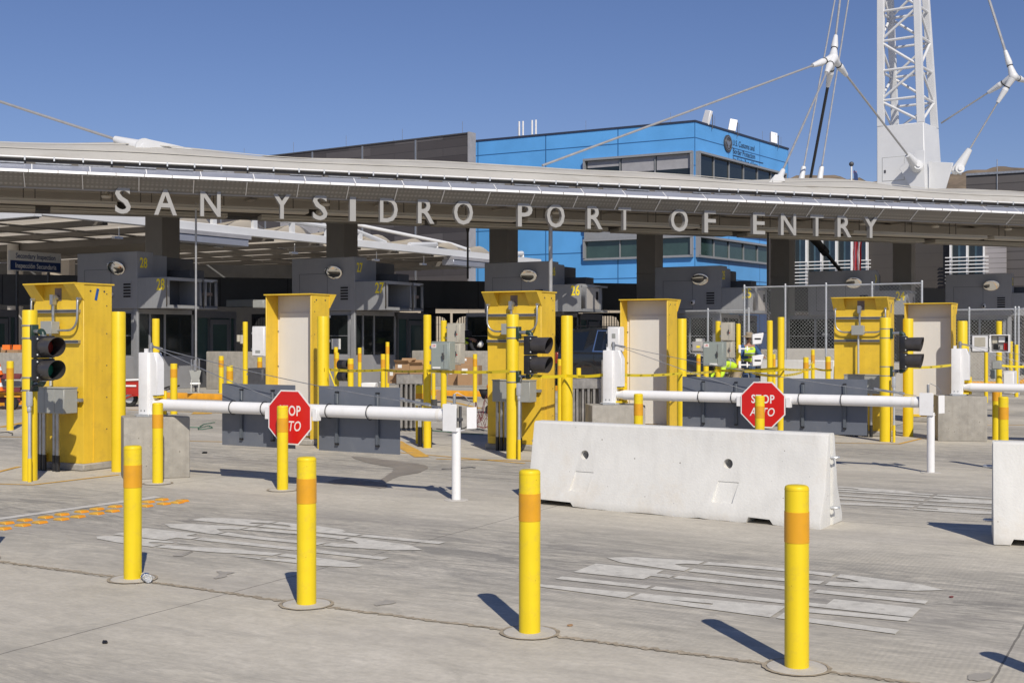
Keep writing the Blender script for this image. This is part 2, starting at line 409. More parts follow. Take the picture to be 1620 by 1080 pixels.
# ------------------------------------------------------------------ ground
def ground():
    me = bpy.data.meshes.new('ground')
    S = 900
    me.from_pydata([(-S,-S,0),(S,-S,0),(S,S,0),(-S,S,0)], [], [(0,1,2,3)])
    me.materials.append(M['slab_concrete'])
    kind(link('ground', me, None, (0,0,0), TH), 'structure')
ground()
def sheet(name, polys, material, z=.004, knd='structure'):
    mb = MB()
    for p in polys:
        mb.add([(q[0], q[1], z) for q in p], [tuple(range(len(p)))])
    return kind(mb.build(name, material, smooth=False), knd)
def strip(pts, w, jit=0.0):
    """a flat band along a polyline, as quads"""
    out = []
    for a, b in zip(pts[:-1], pts[1:]):
        a = Vector(a); b = Vector(b); d = (b-a).normalized(); n = Vector((-d.y, d.x))*w/2
        out.append([a-n, b-n, b+n, a+n])
    return out
def band(pts, w, name, material, z=.004, jit=0.0):
    P = [Vector(p) for p in pts]; vs = []; fs = []
    for i, p in enumerate(P):
        d = (P[min(i+1,len(P)-1)]-P[max(i-1,0)]).normalized(); n = Vector((-d.y, d.x))
        wa = w*.5*(1+random.uniform(-jit, jit)); wb = w*.5*(1+random.uniform(-jit, jit)); off = random.uniform(-jit, jit)*w*.3
        vs += [(p.x-n.x*(wa-off), p.y-n.y*(wa-off), z), (p.x+n.x*(wb+off), p.y+n.y*(wb+off), z)]
    for i in range(len(P)-1): fs.append((2*i, 2*i+2, 2*i+3, 2*i+1))
    mb = MB(); mb.add(vs, fs); return kind(mb.build(name, material, smooth=False), 'structure')
def lin(a, b, n): a = Vector(a); b = Vector(b); return [a+(b-a)*i/(n-1) for i in range(n)]

# ------------------------------------------------------------------ bollards
def bollard(x, y, label, h=.912, r=.06, z=0.0, top=.142, low=.309, bandm=True, collar=False, group='short yellow bollards with an orange band', lean=0.0, body='yellow_sleeve', n=28):
    o = thing('bollard', label, 'bollard', (x, y, z), random.uniform(0, 6), group)
    mb = MB(); mb.lathe([(0,0),(r,0),(r,h-.018),(r*.985,h-.010),(r*.94,h-.004),(r*.8,h+.001),(0,h+.003)], n)
    mb.build('post', body, o)
    if bandm:
        z0, z1 = h*(1-low), h*(1-top); e = .0018
        b = MB(); b.lathe([(r-.002,z0),(r+e,z0),(r+e,z1),(r-.002,z1)], n); b.build('reflective_band', 'band_orange', o)
        s = MB(); s.lathe([(r*.93,h-.0175),(r+.0012,h-.0185),(r+.0012,h-.021),(r*.93,h-.0215)], n); s.build('cap_seam', 'yellow_post', o)
    if collar:
        k = MB(); k.lathe([(r,.010),(.146,.008),(.149,.002),(.149,0)], 40); k.build('concrete_collar', 'collar_conc', o)
        k2 = MB(); vs = []; fs = []
        for i in range(40):
            t = 2*math.pi*i/40; ra = .150; rb = .170+random.uniform(-.004,.005)
            vs += [(ra*math.cos(t), ra*math.sin(t), .0075), (rb*math.cos(t), rb*math.sin(t), .0072)]
        for i in range(40):
            j = (i+1) % 40; fs.append((2*i, 2*i+1, 2*j+1, 2*j))
        k2.add(vs, fs); k2.build('sand_ring', 'sand', o)
    return o
def on_row(i, y=6.03):  # the front row, evenly spaced
    p = T*(-5.163+1.522*(i)) + C*y; return p
front = [gnd(210, 916), gnd(485, 956), gnd(838, 1001), gnd(1260.5, 1056)]
frontlab = ['short yellow bollard with a crushed plastic bottle lying at its foot',
            'short yellow bollard in the front row, just right of the one with the bottle',
            'short yellow bollard in front of the left end of the white concrete barrier',
            'nearest and largest short yellow bollard, in front of the right end of the white barrier']
for (x, y), l in zip(front, frontlab):
    bollard(x, y, l, collar=True, group='front row of short yellow bollards')
v = (Vector(front[3])-Vector(front[0]))/3
p0 = Vector(front[0])-v; p5 = Vector(front[3])+v
bollard(p0.x-.06, p0.y, 'short yellow bollard just off the left edge of the view, its concrete collar showing', collar=True, group='front row of short yellow bollards')
bollard(p5.x, p5.y, 'short yellow bollard off the right edge of the view, only its shadow showing', collar=True, group='front row of short yellow bollards')
# sand-filled joint under the row, broken at each collar
seq = [p0-v] + [p0] + [Vector(f) for f in front] + [p5, p5+v]
jp = []
for a, b in zip(seq[:-1], seq[1:]):
    d = (b-a).normalized()
    band([q + Vector((-d.y, d.x))*random.uniform(-.005,.005) for q in lin(a+d*.165, b-d*.165, 70)], .040, 'joint_sand', 'sand', .004, .75)

# ------------------------------------------------------------------ words and lines on the slab
def word(txt, bl, w, h, ang, name):
    me = text_mesh(txt, 1.0, 0, .042, 'LEFT', 1.0, 0.0, 1.12)
    xs = [q.co.x for q in me.vertices]; ys = [q.co.y for q in me.vertices]
    x0, x1, y0, y1 = min(xs), max(xs), min(ys), max(ys)
    for q in me.vertices:
        q.co.x = (q.co.x-x0)/(x1-x0)*w; q.co.y = (q.co.y-y0)/(y1-y0)*h
    # stencil bridges: cut the letters by thin gaps across and along
    bm = bmesh.new(); bm.from_mesh(me)
    for f in (.30, .315, .70, .712):
        bmesh.ops.bisect_plane(bm, geom=bm.verts[:]+bm.edges[:]+bm.faces[:], plane_co=(0,h*f,0), plane_no=(0,1,0))
    kill = [f for f in bm.faces if h*.30 < f.calc_center_median().y < h*.315 or h*.70 < f.calc_center_median().y < h*.712]
    bmesh.ops.delete(bm, geom=kill, context='FACES')
    bm.to_mesh(me); bm.free(); me.materials.append(M['word_white'])
    kind(link(name, me, None, (bl[0], bl[1], .005), ang), 'structure')
A61 = R(61)
word('ALTO', (2.16, 6.77), 1.60, 2.42, A61, 'road_word')
word('STOP', (-1.14, 8.67), 1.50, 2.72, A61, 'road_word')
word('STOP', (4.56, 11.29), 1.50, 2.72, A61, 'road_word')
band(lin(gnd(-60, 829), gnd(252, 785.5), 14), .12, 'lane_line', 'line_white', .004, .06)
band(lin(gnd(-60,764), gnd(55,767), 8), .045, 'lane_line', 'line_yellow', .0042, .1)
band(lin(gnd(55,766.5), gnd(188,751), 10), .06, 'lane_line', 'line_yellow', .0046, .1)
band(lin(gnd(-40,756), gnd(31,738), 8), .07, 'lane_line', 'line_yellow', .005, .1)
for k in (1, 2):
    o = LANE*k
    def g2(px, py): return Vector(gnd(px, py)) + o
    band(lin(g2(-120,762), g2(55,766.5), 14), .055, 'lane_line', 'line_yellow', .0042, .1)
    band(lin(g2(55,766), g2(188,751), 10), .06, 'lane_line', 'line_yellow', .0046, .1)
band(lin(gnd(625,698), gnd(668,723), 8), .22, 'lane_line', 'line_yellow', .005, .08)
band(lin(gnd(600,713), gnd(830,733), 14), .06, 'lane_line', 'line_yellow', .0042, .1)
band(lin(gnd(-20,690), gnd(400,700), 16), .05, 'lane_line', 'line_yellow', .0042, .15)
band(lin(gnd(0,676), gnd(60,664), 8), .16, 'lane_line', 'line_yellow', .005, .1)
band(lin(gnd(200,648), gnd(420,656), 16), .05, 'lane_line', 'line_yellow', .0042, .15)
band(lin(gnd(318,655), gnd(331,644), 5), .4, 'lane_line', 'line_yellow', .005, .1)
band(lin(gnd(700,632), gnd(760,646), 6), .12, 'lane_line', 'line_yellow', .005, .1)
band(lin(gnd(1540,673), gnd(1640,672), 8), .06, 'lane_line', 'line_yellow', .0042, .1)
# wet patch and a darker patch below the first gate
def blob(name, pix, material, z, n=6):
    P = [Vector(gnd(*p)) for p in pix]; out = []
    for i in range(len(P)):
        a, b, c_, d = P[i-1], P[i], P[(i+1) % len(P)], P[(i+2) % len(P)]
        for k in range(n):
            t = k/n
            q = .5*((2*b)+(c_-a)*t+(2*a-5*b+4*c_-d)*t*t+(3*b-a-3*c_+d)*t**3)
            out.append((q.x+random.uniform(-.012,.012), q.y+random.uniform(-.02,.02), z))
    bm = bmesh.new(); vs = [bm.verts.new(p) for p in out]; f = bm.faces.new(vs); bmesh.ops.triangulate(bm, faces=[f])
    me = bpy.data.meshes.new(name); bm.to_mesh(me); bm.free(); me.materials.append(M[material])
    for p in me.polygons:
        if p.normal.z < 0: p.flip()
    kind(link(name, me), 'structure')
blob('water_stain', [(556,722),(600,726),(640,731),(676,737),(664,747),(634,753),(612,762),(604,772),(592,769),(604,758),(618,748),(622,740),(598,735),(576,730)], 'stain_wet', .004)
blob('dark_patch', [(521,761),(548,757),(580,760),(606,764),(612,771),(590,771),(556,767),(530,766)], 'patch_dark', .0045)  # flat dark brown patch on the slab behind the boom
for pix in ([(344,903),(358,905),(372,906),(360,909),(352,914),(340,915),(346,909)], [(276,878),(300,872),(304,873),(286,880)], [(1535,1066),(1560,1064),(1570,1070),(1548,1078),(1534,1074)], [(590,955),(612,949),(626,952),(604,958)]):
    blob('oil_stain', pix, 'stain_faint', .004, 3)
def crumb(px, py, s, material, label, cat):
    x, y = gnd(px, py); mb = MB(); rr = random.Random(px)
    mb.sphere((0,0,s*.35), s, 9, 6, (1.4,.8,.4)); mb.v = [(a+rr.uniform(-.2,.2)*s, b+rr.uniform(-.2,.2)*s, max(0,c_+rr.uniform(-.15,.15)*s)) for a,b,c_ in mb.v]
    tag(mb.build('litter', material, None, (x,y,.002), rr.uniform(0,6)), label, cat)
crumb(166, 1017, .018, 'black_metal', 'scrap of black litter on the bare slab below the bottle bollard', 'litter')
crumb(902, 990, .014, 'cardboard', 'brown crumb of debris on the slab beside the third front bollard', 'litter')
crumb(1505, 945, .012, 'maroon', 'tiny dark red scrap on the slab right of the word ALTO', 'litter')
crumb(324, 717, .03, 'hole_black', 'small dark scrap on the slab under the left grey gate panel', 'litter')

# raised reflective markers, two staggered rows
mk = MB(); mk.prism([(-.062,0),(.062,0),(.040,.020),(-.040,.020)], 'y', -.048, .048)
me_b = mk.mesh('marker_body', 'marker_body', True, .004)
ml = MB(); ml.add([(.0625,-.042,.002),(.0625,.042,.002),(.0415,.042,.0195),(.0415,-.042,.0195)], [(0,1,2,3)])
me_l = ml.mesh('lens', 'marker_lens')
rows = [[(288,793),(256,791),(234,794.5),(182,802),(153,806),(129,810),(98,814.5),(72,819),(39,823.5),(10,828)],
        [(280,795.5),(259,797.5),(231,801),(178,809),(153,813),(123,818),(97,822),(63,827),(36,831.5),(5,837)]]
which = ['first','second','third','fourth','fifth','sixth','seventh','eighth','ninth','tenth']
for ri, row in enumerate(rows):
    for k, p in enumerate(row):
        o = thing('pavement_marker', 'orange raised pavement marker, %s from the right in the %s row beside the white line' % (which[k], ('far','near')[ri]), 'pavement marker', gnd(*p), TH+random.uniform(-.12,.12), 'raised orange pavement markers')
        b = link('body', me_b, o); link('lens', me_l, o)

# crushed plastic bottle
def bottle():
    x, y = gnd(231, 919)
    o = thing('plastic_bottle', 'crushed clear plastic bottle with a blue label, lying at the foot of a yellow bollard', 'bottle', (x, y, .03), R(118))
    m = bpy.data.materials.new('bottle_plastic'); m.use_nodes = True; b = m.node_tree.nodes['Principled BSDF']
    b.inputs['Base Color'].default_value = (.75,.78,.82,1); b.inputs['Transmission Weight'].default_value = .55; b.inputs['Roughness'].default_value = .18; b.inputs['IOR'].default_value = 1.2
    M['bottle_plastic'] = m
    prof = [(0,-.085),(.026,-.085),(.031,-.078),(.030,-.06),(.026,-.05),(.031,-.04),(.029,-.02),(.026,-.012),(.031,0),(.030,.03),(.024,.05),(.014,.066),(.0125,.078),(0,.079)]
    mb = MB(); mb.lathe(prof, 20); mb.v = [(c_, a*(1+.12*math.sin(c_*90)), b*(.82+.1*math.sin(c_*130+a*60))) for a,b,c_ in mb.v]
    mb.build('body', 'bottle_plastic', o)
    mb = MB(); mb.lathe([(.0313,-.012),(.0318,-.01),(.0318,.012),(.0313,.014)], 20); mb.v = [(c_, a, b*.86) for a,b,c_ in mb.v]; mb.build('label_band', 'blue_tape', o)
    mb = MB(); mb.cyl((.077,0,0),(.092,0,0),.0145,n=14); mb.build('cap', 'paper_white', o)
bottle()

# ------------------------------------------------------------------ concrete barriers
def jersey(name, label, x, y, rot, mater):
    o = thing(name, label, 'concrete barrier', (x, y, 0), rot)
    prof = [(-.29,.0),(.29,.0),(.29,.075),(.165,.33),(.085,.79),(.065,.81),(-.065,.81),(-.085,.79),(-.165,.33),(-.29,.075)]
    L_ = 3.05
    mb = MB(); nx = 24
    vs = []; fs = []; rr = random.Random(5); n = len(prof)
    for i in range(nx+1):
        for a, b in prof: vs.append((L_*i/nx, a, b + (rr.uniform(-.006,.008) if b == 0 else 0)))
    for i in range(nx):
        for j in range(n): fs.append((i*n+j, (i+1)*n+j, (i+1)*n+(j+1) % n, i*n+(j+1) % n))
    fs += [tuple(range(n)), tuple(range((nx+1)*n-1, nx*n-1, -1))]
    mb.add(vs, fs)
    body = mb.build('body', mater, None, bevel=.012, seg=2)
    cut = MB()
    for hx in (.62, 2.13):
        cut.cyl((hx,-.5,.50),(hx,.5,.50),.046,n=20)
        for s in (-1,):
            poly = [(hx-.115,.15),(hx+.085,.15),(hx+.115,.335),(hx-.085,.335)]
            c2 = MB()
            cut.add([(poly[0][0],s*.215,.155),(poly[1][0],s*.215,.155),(poly[2][0],s*.155,.34),(poly[3][0],s*.155,.34),
                     (poly[0][0]-.02,s*.4,.155),(poly[1][0]+.02,s*.4,.155),(poly[2][0]+.02,s*.4,.36),(poly[3][0]-.02,s*.4,.36)],
                    [(0,1,2,3),(4,7,6,5),(0,4,5,1),(1,5,6,2),(2,6,7,3),(3,7,4,0)])
    for a, b in ((.10,.62),(2.34,2.66)):
        cut.prism([(a,-.05),(b,-.05),(b-.07,.048),(a+.05,.055)], 'y', -.5, .5)
    cut.box(-.05,.022,-.045,.045,-.1,1.0); cut.box(L_-.022,L_+.05,-.045,.045,-.1,1.0)
    co = cut.build('cutter', None, None, smooth=False)
    md = body.modifiers.new('b', 'BOOLEAN'); md.object = co; md.operation = 'DIFFERENCE'; md.solver = 'EXACT'
    me = baked(body); bpy.data.objects.remove(body); bpy.data.objects.remove(co)
    me.materials.clear(); me.materials.append(M[mater]); me.shade_smooth(); me.set_sharp_from_angle(angle=R(35))
    link('body', me, o)
    for xx, sg in ((0,-1),(L_,1)):
        for zz in (.16,.60):
            t = MB(); pts = [(xx-sg*.01, -.035, zz)] + [(xx+sg*(.01+.055*math.sin(a)), -.035*math.cos(a), zz) for a in [math.pi*i/8 for i in range(9)]] + [(xx-sg*.01,.035,zz)]
            t.tube(pts, .010, 8); t.build('lifting_loop', 'galv_bright', o)
    return o
jersey('concrete_barrier', 'white painted concrete barrier standing whole across the middle foreground', .27, 12.42, R(-33.5), 'barrier_white')
jersey('concrete_barrier', 'white painted concrete barrier cut off by the right edge of the view', 3.93, 9.98, R(-20), 'barrier_white')

# ------------------------------------------------------------------ swing gates
def octagon(r): return [(r*math.cos(R(22.5+45*i)), r*math.sin(R(22.5+45*i))) for i in range(8)]
def gate(label, x, y, panel2=True):
    o = thing('swing_gate', label, 'barrier gate', (x, y, 0), TH, 'white swing gates with a stop sign')
    # concrete footing stands square to the booth row
    fb = MB(); fb.box(-.42,.33,-.26,.26,0,.72)
    f = fb.build('concrete_footing', 'concrete_block', o, (.03,.08,0), R(50), bevel=.02, seg=2)
    pb = MB(); pb.box(-.10,.10,-.16,.16,.72,.735); pb.box(-.14,.10,-.16,.16,.735,.75)
    pb.build('base_plate', 'galv_bright', o, bevel=.003)
    h = 1.475
    mb = MB(); mb.box(-.125,.02,-.10,.06,.735,h)
    post = mb.build('hinge_post', 'white_paint', o, bevel=.012, seg=2)
    m2 = MB(); m2.prism([(.02,.735),(.05,.735),(.05,.75),(.05,.80),(.07,.97),(.145,.97),(.145,h-.12),(.10,h),(.02,h)], 'y', -.07, .05)
    m2.build('hinge_cheek', 'white_paint', post, bevel=.006)
    b3 = MB()
    for bx in (-.075, -.02): b3.cyl((bx,-.106,.79),(bx,-.098,.79),.009,n=8)
    b3.build('bolt', 'galv', post)
    m3 = MB(); m3.box(.05,.165,.052,.075,.74,1.02); m3.box(.05,.13,-.05,.05,.94,.965); m3.box(.05,.13,-.05,.05,.745,.77)
    m3.build('hinge_bracket', 'yellow_post', post, bevel=.003)
    ty = MB(); ty.box(-.10,-.055,-.03,.0,h,h+.045); ty.build('lug', 'white_paint', post)
    ey = MB(); ey.cyl((.0,-.02,h),(.0,-.02,h+.045),.022); ey.cyl((.0,-.02,h+.045),(.0,-.02,h+.09),.030); ey.cyl((.0,-.02,h+.09),(.0,-.02,h+.115),.022); ey.build('swivel_pin', 'galv', post)
    # boom
    bm_ = MB(); bm_.cyl((.06,0,.857),(.16,0,.857),.05,.066,24); bm_.cyl((.16,0,.857),(4.10,0,.857),.068,n=32); boom = bm_.build('boom', 'white_paint', o)
    sl = MB(); sl.cyl((4.02,0,.857),(4.13,0,.857),.072,.06,28); sl.build('end_sleeve', 'panel_white', boom)
    for bx in (1.72, 1.26, 2.62, 3.16):
        t = MB(); pts = [(bx, .078*math.cos(a), .857+.078*math.sin(a)) for a in [2*math.pi*i/24 for i in range(25)]]
        t.tube(pts, .0055, 6); t.build('clamp_strap', 'black_metal', boom)
    # the two grey panels hung on the boom
    for a, b, brs in ((.955, 2.03, (1.26, 1.72)), (2.36, 3.44, (2.62, 3.16))):
        p = MB(); p.box(a,b,.150,.156,.410,1.120); pan = p.build('grey_panel', 'panel_grey', o, bevel=.001)
        for bx in brs:
            q = MB(); q.box(bx-.018,bx+.018,.118,.149,.50,1.045); q.build('panel_bracket', 'bracket_grey', pan, bevel=.004)
            for zz in (.49, 1.055):
                e = MB(); e.box(bx-.02,bx+.02,.12,.149,zz-.008,zz+.008); e.build('bracket_clip', 'black_metal', pan)
    # stop sign
    sg = MB(); sg.prism(octagon(.322), 'y', -.112, -.107); s = sg.build('stop_sign', 'letter_white', o, (2.165,0,.78), bevel=0)
    s2 = MB(); s2.prism(octagon(.305), 'y', -.1145, -.1125); s2.build('red_face', 'sign_red', s)
    text('word_stop', 'STOP', .112, 'letter_white', s, (0,-.1153,.022), FACE_NEAR, offset=.02, sx=.80, spacing=1.08)
    text('word_alto', 'ALTO', .112, 'letter_white', s, (-.01,-.1153,-.145), FACE_NEAR, offset=.012, sx=.80, shear=.22, spacing=1.05)
    sb = MB(); sb.box(-.02,.02,-.106,-.07,-.2,.2); sb.box(.30,.36,-.10,-.02,-.03,.10); sb.box(-.36,-.30,-.10,-.02,-.03,.10); pieces(sb, 'sign_bracket', 'white_paint', s, .003)
    # latch and rest post
    rp = MB(); rp.cyl((4.245,-.02,0),(4.245,-.02,.735),.046,n=28); rest = rp.build('rest_post', 'white_paint', o)
    rc = MB(); rc.lathe([(.046,.008),(.12,.007),(.125,.002)], 32, (4.245,-.02,0)); rc.build('concrete_collar', 'collar_conc', rest)
    lt = MB(); lt.box(4.12,4.285,-.085,-.078,.70,.975); lt.box(4.12,4.128,-.078,.09,.70,.975); lt.box(4.128,4.285,-.078,.09,.70,.708)
    latch = lt.build('latch_box', 'white_paint', o, bevel=.003)
    l2 = MB(); l2.box(0,.006,-.045,.075,-.11,.11); l2.box(-.04,0,.069,.075,-.11,.11); l2.build('latch_door', 'white_paint', latch, (4.34,.10,.83), R(-25), bevel=.002)
    l3 = MB(); l3.cyl((4.22,.02,.708),(4.22,.02,.93),.012,n=10); l3.cyl((4.25,.05,.72),(4.25,.05,.95),.016,n=10); l3.box(4.19,4.27,-.01,.07,.80,.83); l3.cyl((4.18,.03,.74),(4.18,.03,.90),.008,n=8); l3.build('latch_mechanism', 'steel_dark', latch)
    l4 = MB(); l4.cyl((4.21,.0,.975),(4.21,.0,1.075),.016,n=12); l4.tube([(4.21,0,1.075),(4.23,.02,1.09),(4.30,.06,1.05),(4.36,.07,.99),(4.33,.05,.95)], .004, 6); l4.build('latch_pin', 'galv', latch)
    # stay wires
    w = MB(); a = Vector((.03,-.03,h+.07)); e1 = Vector((4.08,-.02,.935))
    pts = [a+(e1-a)*t - Vector((0,0,.05*math.sin(math.pi*t))) for t in [i/12 for i in range(13)]]
    w.tube(pts, .0045, 6); w.build('stay_wire', 'galv', o)
    w = MB(); e2 = Vector((2.0,-.03,.935)); w.tube([a, a+(e2-a)*.5-Vector((0,0,.015)), e2], .0045, 6); w.build('stay_wire', 'galv', o)
    tb = MB(); d = (e1-a).normalized(); p = a+(e1-a)*.88
    tb.cyl(p, p+d*.30, .011, n=8); tb.cyl(p-d*.03, p+d*.02, .018, n=8); tb.cyl(p+d*.28, p+d*.34, .018, n=8); tb.cyl(a, a+d*.16, .012, n=8); pieces(tb, 'turnbuckle', 'galv', o)
    return o
G1 = gate('white swing gate at left, its stop sign half hidden by a yellow bollard', -4.27, 14.48)
g2p = (1.42, 17.0); g3p = (7.21, 19.62)
G2 = dup(G1, g2p, TH, 'white swing gate whose boom and stop sign rise behind the long white concrete barrier')
G3 = dup(G1, g3p, TH, 'white swing gate at the right edge, only hinge post and boom start showing')
for g_, a_ in ((G2, 36), (G3, 17)):
    for ch in g_.children:
        if ch.name.startswith('concrete_footing'): ch.rotation_euler = (0,0,R(a_))
for (x, y), l in (((gnd(249.5,764.5)), 'short yellow bollard standing against the concrete footing of the left gate'),
                  ((gnd(447,775)), 'short yellow bollard hiding the left half of the left stop sign'),
                  (atz(1010,16.05), 'short yellow bollard before the boom start of the gate behind the white barrier'),
                  (atz(1202,15.5), 'short yellow bollard hiding the middle of the stop sign behind the white barrier'),
                  (gnd(1576,695.5), 'thinner of two short yellow bollards by the right gate boom, set farther back'),
                  (atz(1587.5,15.26), 'nearer of two short yellow bollards by the right gate boom, above the cut-off barrier'),
                  (gnd(663.5,701), 'short yellow bollard tucked close behind a tall yellow post and a steel rack')):
    bollard(x, y, l, group='short yellow bollards at the gates', collar=(y < 15))
# ------------------------------------------------------------------ portal cabinets
def cabinet(label, x, y, rot, pipes):
    """yellow portal cabinet: the open side with the white panel faces local +y, the back with conduits -y"""
    o = thing('portal_cabinet', label, 'portal cabinet', (x, y, 0), rot, 'yellow portal cabinets')
    W, D, H = .45, .2275, 2.31
    pad = MB(); pad.box(-W-.03,W+.03,-D-.03,D+.03,0,.09); pad.build('concrete_pad', 'concrete_block', o, bevel=.015)
    sh = MB(); sh.box(-W,W,-D,-.065,.09,H)                                   # rear box
    sh.box(-W,-W+.02,-.065,D,.09,H); sh.box(W-.02,W,-.065,D,.09,H)           # side cheeks
    shell = sh.build('shell', 'yellow_paint', o, bevel=.004)
    rf = MB(); rf.prism([(D+.03,H),(D+.03,H+.018),(-D-.16,H+.018),(-D-.16,H+.002),(-D,H)], 'x', -W-.012, W+.012)
    roof = rf.build('roof', 'yellow_paint', o)
    gs = MB()
    for a, b in ((-W-.01,-W+.19),(W-.19,W+.01)):
        gs.add([(a,-D-.155,H),(b,-D-.155,H),(b if a>0 else b-.0,-D,H-.20),(a,-D,H-.20),(a,-D,H),(b,-D,H)], [(0,1,2,3),(0,3,4),(1,5,2),(4,5,1,0),(3,2,5,4)])
    pieces(gs, 'hood_gusset', 'yellow_paint', roof)
    fr = MB(); fr.box(-W+.02,W-.02,-.065,-.055,.12,H-.005); fr.build('back_panel', 'panel_white', o)
    f2 = MB(); f2.box(-W+.03,W-.075,-.055,-.030,.12,H-.27); f2.build('white_panel', 'panel_white', o, bevel=.003)
    sc = MB()
    for s in (-1,1):
        for zz in (.5,.9,1.3,1.7,2.05,2.2): sc.cyl((s*W,.02+.12,zz),(s*(W+.004),.02+.12,zz),.008,n=8)
        for yy in (-.12,.1): sc.cyl((s*W,yy,H-.08),(s*(W+.004),yy,H-.08),.013,n=8)
        for zz in (.5,1.2,1.75): sc.cyl((s*(W-.03),-.045,zz),(s*(W-.03),-.04,zz),.01,n=8)
    pieces(sc, 'bolt', 'steel_dark', shell)
    ft = MB(); ft.box(-W+.05,-W+.25,-D-.07,-D,.09,.20); ft.build('foot_bracket', 'yellow_paint', shell, bevel=.004)
    ft = MB(); ft.box(W-.3,W-.06,D-.05,D+.02,.10,.15); ft.build('lower_sill', 'yellow_paint', shell, bevel=.004)
    for zz in (1.98, 1.60):
        u = MB(); u.box(-W+.01,W-.05,-D-.042,-D,zz-.02,zz+.02); st = u.build('strut_rail', 'galv', shell)
        u2 = MB(); u2.box(-W+.012,W-.052,-D-.044,-D-.0425,zz-.011,zz+.011); u2.build('rail_slot', 'steel_dark', st)
    rc = MB(); rc.box(-.06,.06,-D-.003,-D+.0,H-.20,H-.04); rc.build('recess', 'rusty_steel', shell)
    if not pipes: return o
    jb = MB(); jb.box(-.115,.075,-D-.17,-D-.045,1.70,1.85); jb.box(-.12,.08,-D-.175,-D-.168,1.695,1.855)
    jb.build('junction_box', 'box_grey', o, bevel=.004)
    c = MB(); c.cyl((-.005,-D-.075,1.85),(-.005,-D-.075,2.10),.019,n=12); c.box(-.035,.02,-D-.105,-D-.045,2.06,2.185); c.cyl((0,-D-.075,2.15),(.0,-D,2.15),.03,n=12)
    c.build('conduit', 'galv', o)
    for s in (-1,1):
        e = s*(W-.035); k = .16
        pts = [(e,-D-.01,2.13),(e,-D-.05,2.125),(e,-D-.065,2.10),(e,-D-.068,1.95)]
        pts += [(e-s*k*(1-math.cos(a)), -D-.07, 1.90-k*math.sin(a)) for a in [math.pi/2*i/6 for i in range(7)]]
        pts += [(.075 if s>0 else -.115,-D-.07,1.74)]
        c = MB(); c.tube(pts, .014, 10); c.cyl((e,-D-.02,2.13),(e,-D-.07,2.13),.02,n=10); c.build('conduit', 'galv', o)
    c = MB(); c.cyl((-.02,-D-.10,1.05),(-.02,-D-.10,1.70),.017,n=12); c.build('conduit', 'galv_bright', o)
    bx = MB(); bx.box(-.22,.40,-D-.26,-D-.05,.72,1.025); b = bx.build('conduit_cabinet', 'box_grey', o, bevel=.006)
    ld = MB(); ld.box(-.225,.405,-D-.27,-D-.045,1.025,1.04); ld.box(.05,.053,-D-.2645,-D-.26,.725,1.02); ld.box(.23,.233,-D-.2645,-D-.26,.725,1.02); ld.build('cabinet_lid', 'box_grey', b, bevel=.003)
    ar = MB(); ar.box(.40,.47,-D-.06,-D-.02,.86,.90); ar.build('support_arm', 'galv', b)
    for px_, py_ in ((-.19,-.16),(-.115,-.17),(-.03,-.19),(.13,-.17),(.21,-.19)):
        c = MB(); c.cyl((px_,py_-D+.0,.06),(px_,py_-D,.72),.024,n=12); p = c.build('riser_pipe', 'galv', o)
        e = MB(); e.cyl((px_,py_-D,.0),(px_,py_-D,.20),.028,n=12); e.build('pipe_boot', 'black_metal', p)
    return o
KA = [(-5.58, 15.50), (.14, 18.12), (5.98, 20.72)]
KB = [(-3.36, 19.10), (2.42, 21.62), (8.24, 24.04)]
cabinet('yellow portal cabinet with conduits at far left, blue tape stuck on its side', *KA[0], TH, True)
cabinet('yellow portal cabinet with conduits left of the dark car', *KA[1], TH, True)
cabinet('yellow portal cabinet with conduits at the right, in front of the tall chain link fence', *KA[2], TH, True)
cabinet('open yellow portal cabinet with white panel behind the left stop sign', *KB[0], TH+math.pi, False)
cabinet('open yellow portal cabinet with white panel right of the dark car', *KB[1], TH+math.pi, False)
cabinet('open yellow portal cabinet with white panel behind the rightmost traffic signal', *KB[2], TH+math.pi, False)
def tape_flag(k, dz):
    o = Vector(KA[k]) + T*.452 + C*(-.02)
    mb = MB(); mb.box(0,.002,-.02,.02,-.075,.075)
    ob = mb.build('tape_strip', 'blue_tape', None, (o.x, o.y, dz), TH); ob.rotation_euler = (R(-14), 0, TH)
    return ob
tag(tape_flag(0, 2.19), 'strip of blue tape on the side of the far left yellow cabinet', 'tape')
tag(tape_flag(2, 2.14), 'strip of blue tape on the side of the yellow cabinet before the tall fence', 'tape')

# tall posts beside the cabinets
def tall(x, y, label, h=1.97, r=.085, z=0.0, group='tall yellow guard posts', n=24):
    mb = MB(); mb.lathe([(0,0),(r,0),(r,h-.014),(r*.95,h-.004),(r*.85,h),(0,h+.001)], n)
    o = mb.build('guard_post', 'yellow_post', None, (x, y, z), random.uniform(0,6)); return tag(o, label, 'guard post', group)
S1 = Vector((-5.585, 14.13)); S2 = Vector((.0086, 16.69)); S3 = Vector((5.945, 19.42))
tall(S1.x, S1.y, 'thick tall yellow post carrying the traffic signal at far left')
tall(S2.x, S2.y, 'thick tall yellow post carrying the middle traffic signal')
tall(S3.x, S3.y, 'thick tall yellow post carrying the right traffic signal', r=.09)
tall(-4.86, 15.07, 'thick tall yellow post between the far left cabinet and the left gate')
tall(.80, 17.75, 'thick tall yellow post right of the middle cabinet, in front of the dark car')
tall(6.63, 20.42, 'thick tall yellow post between the right traffic signal and the open white panel')
tall(-2.82, 18.2, 'thick tall yellow post right of the open cabinet behind the left stop sign')
tall(2.86, 20.55, 'thick tall yellow post right of the open cabinet beyond the white barrier', r=.08)
tall(8.62, 23.35, 'thick tall yellow post behind the hinge post of the right gate', r=.095)

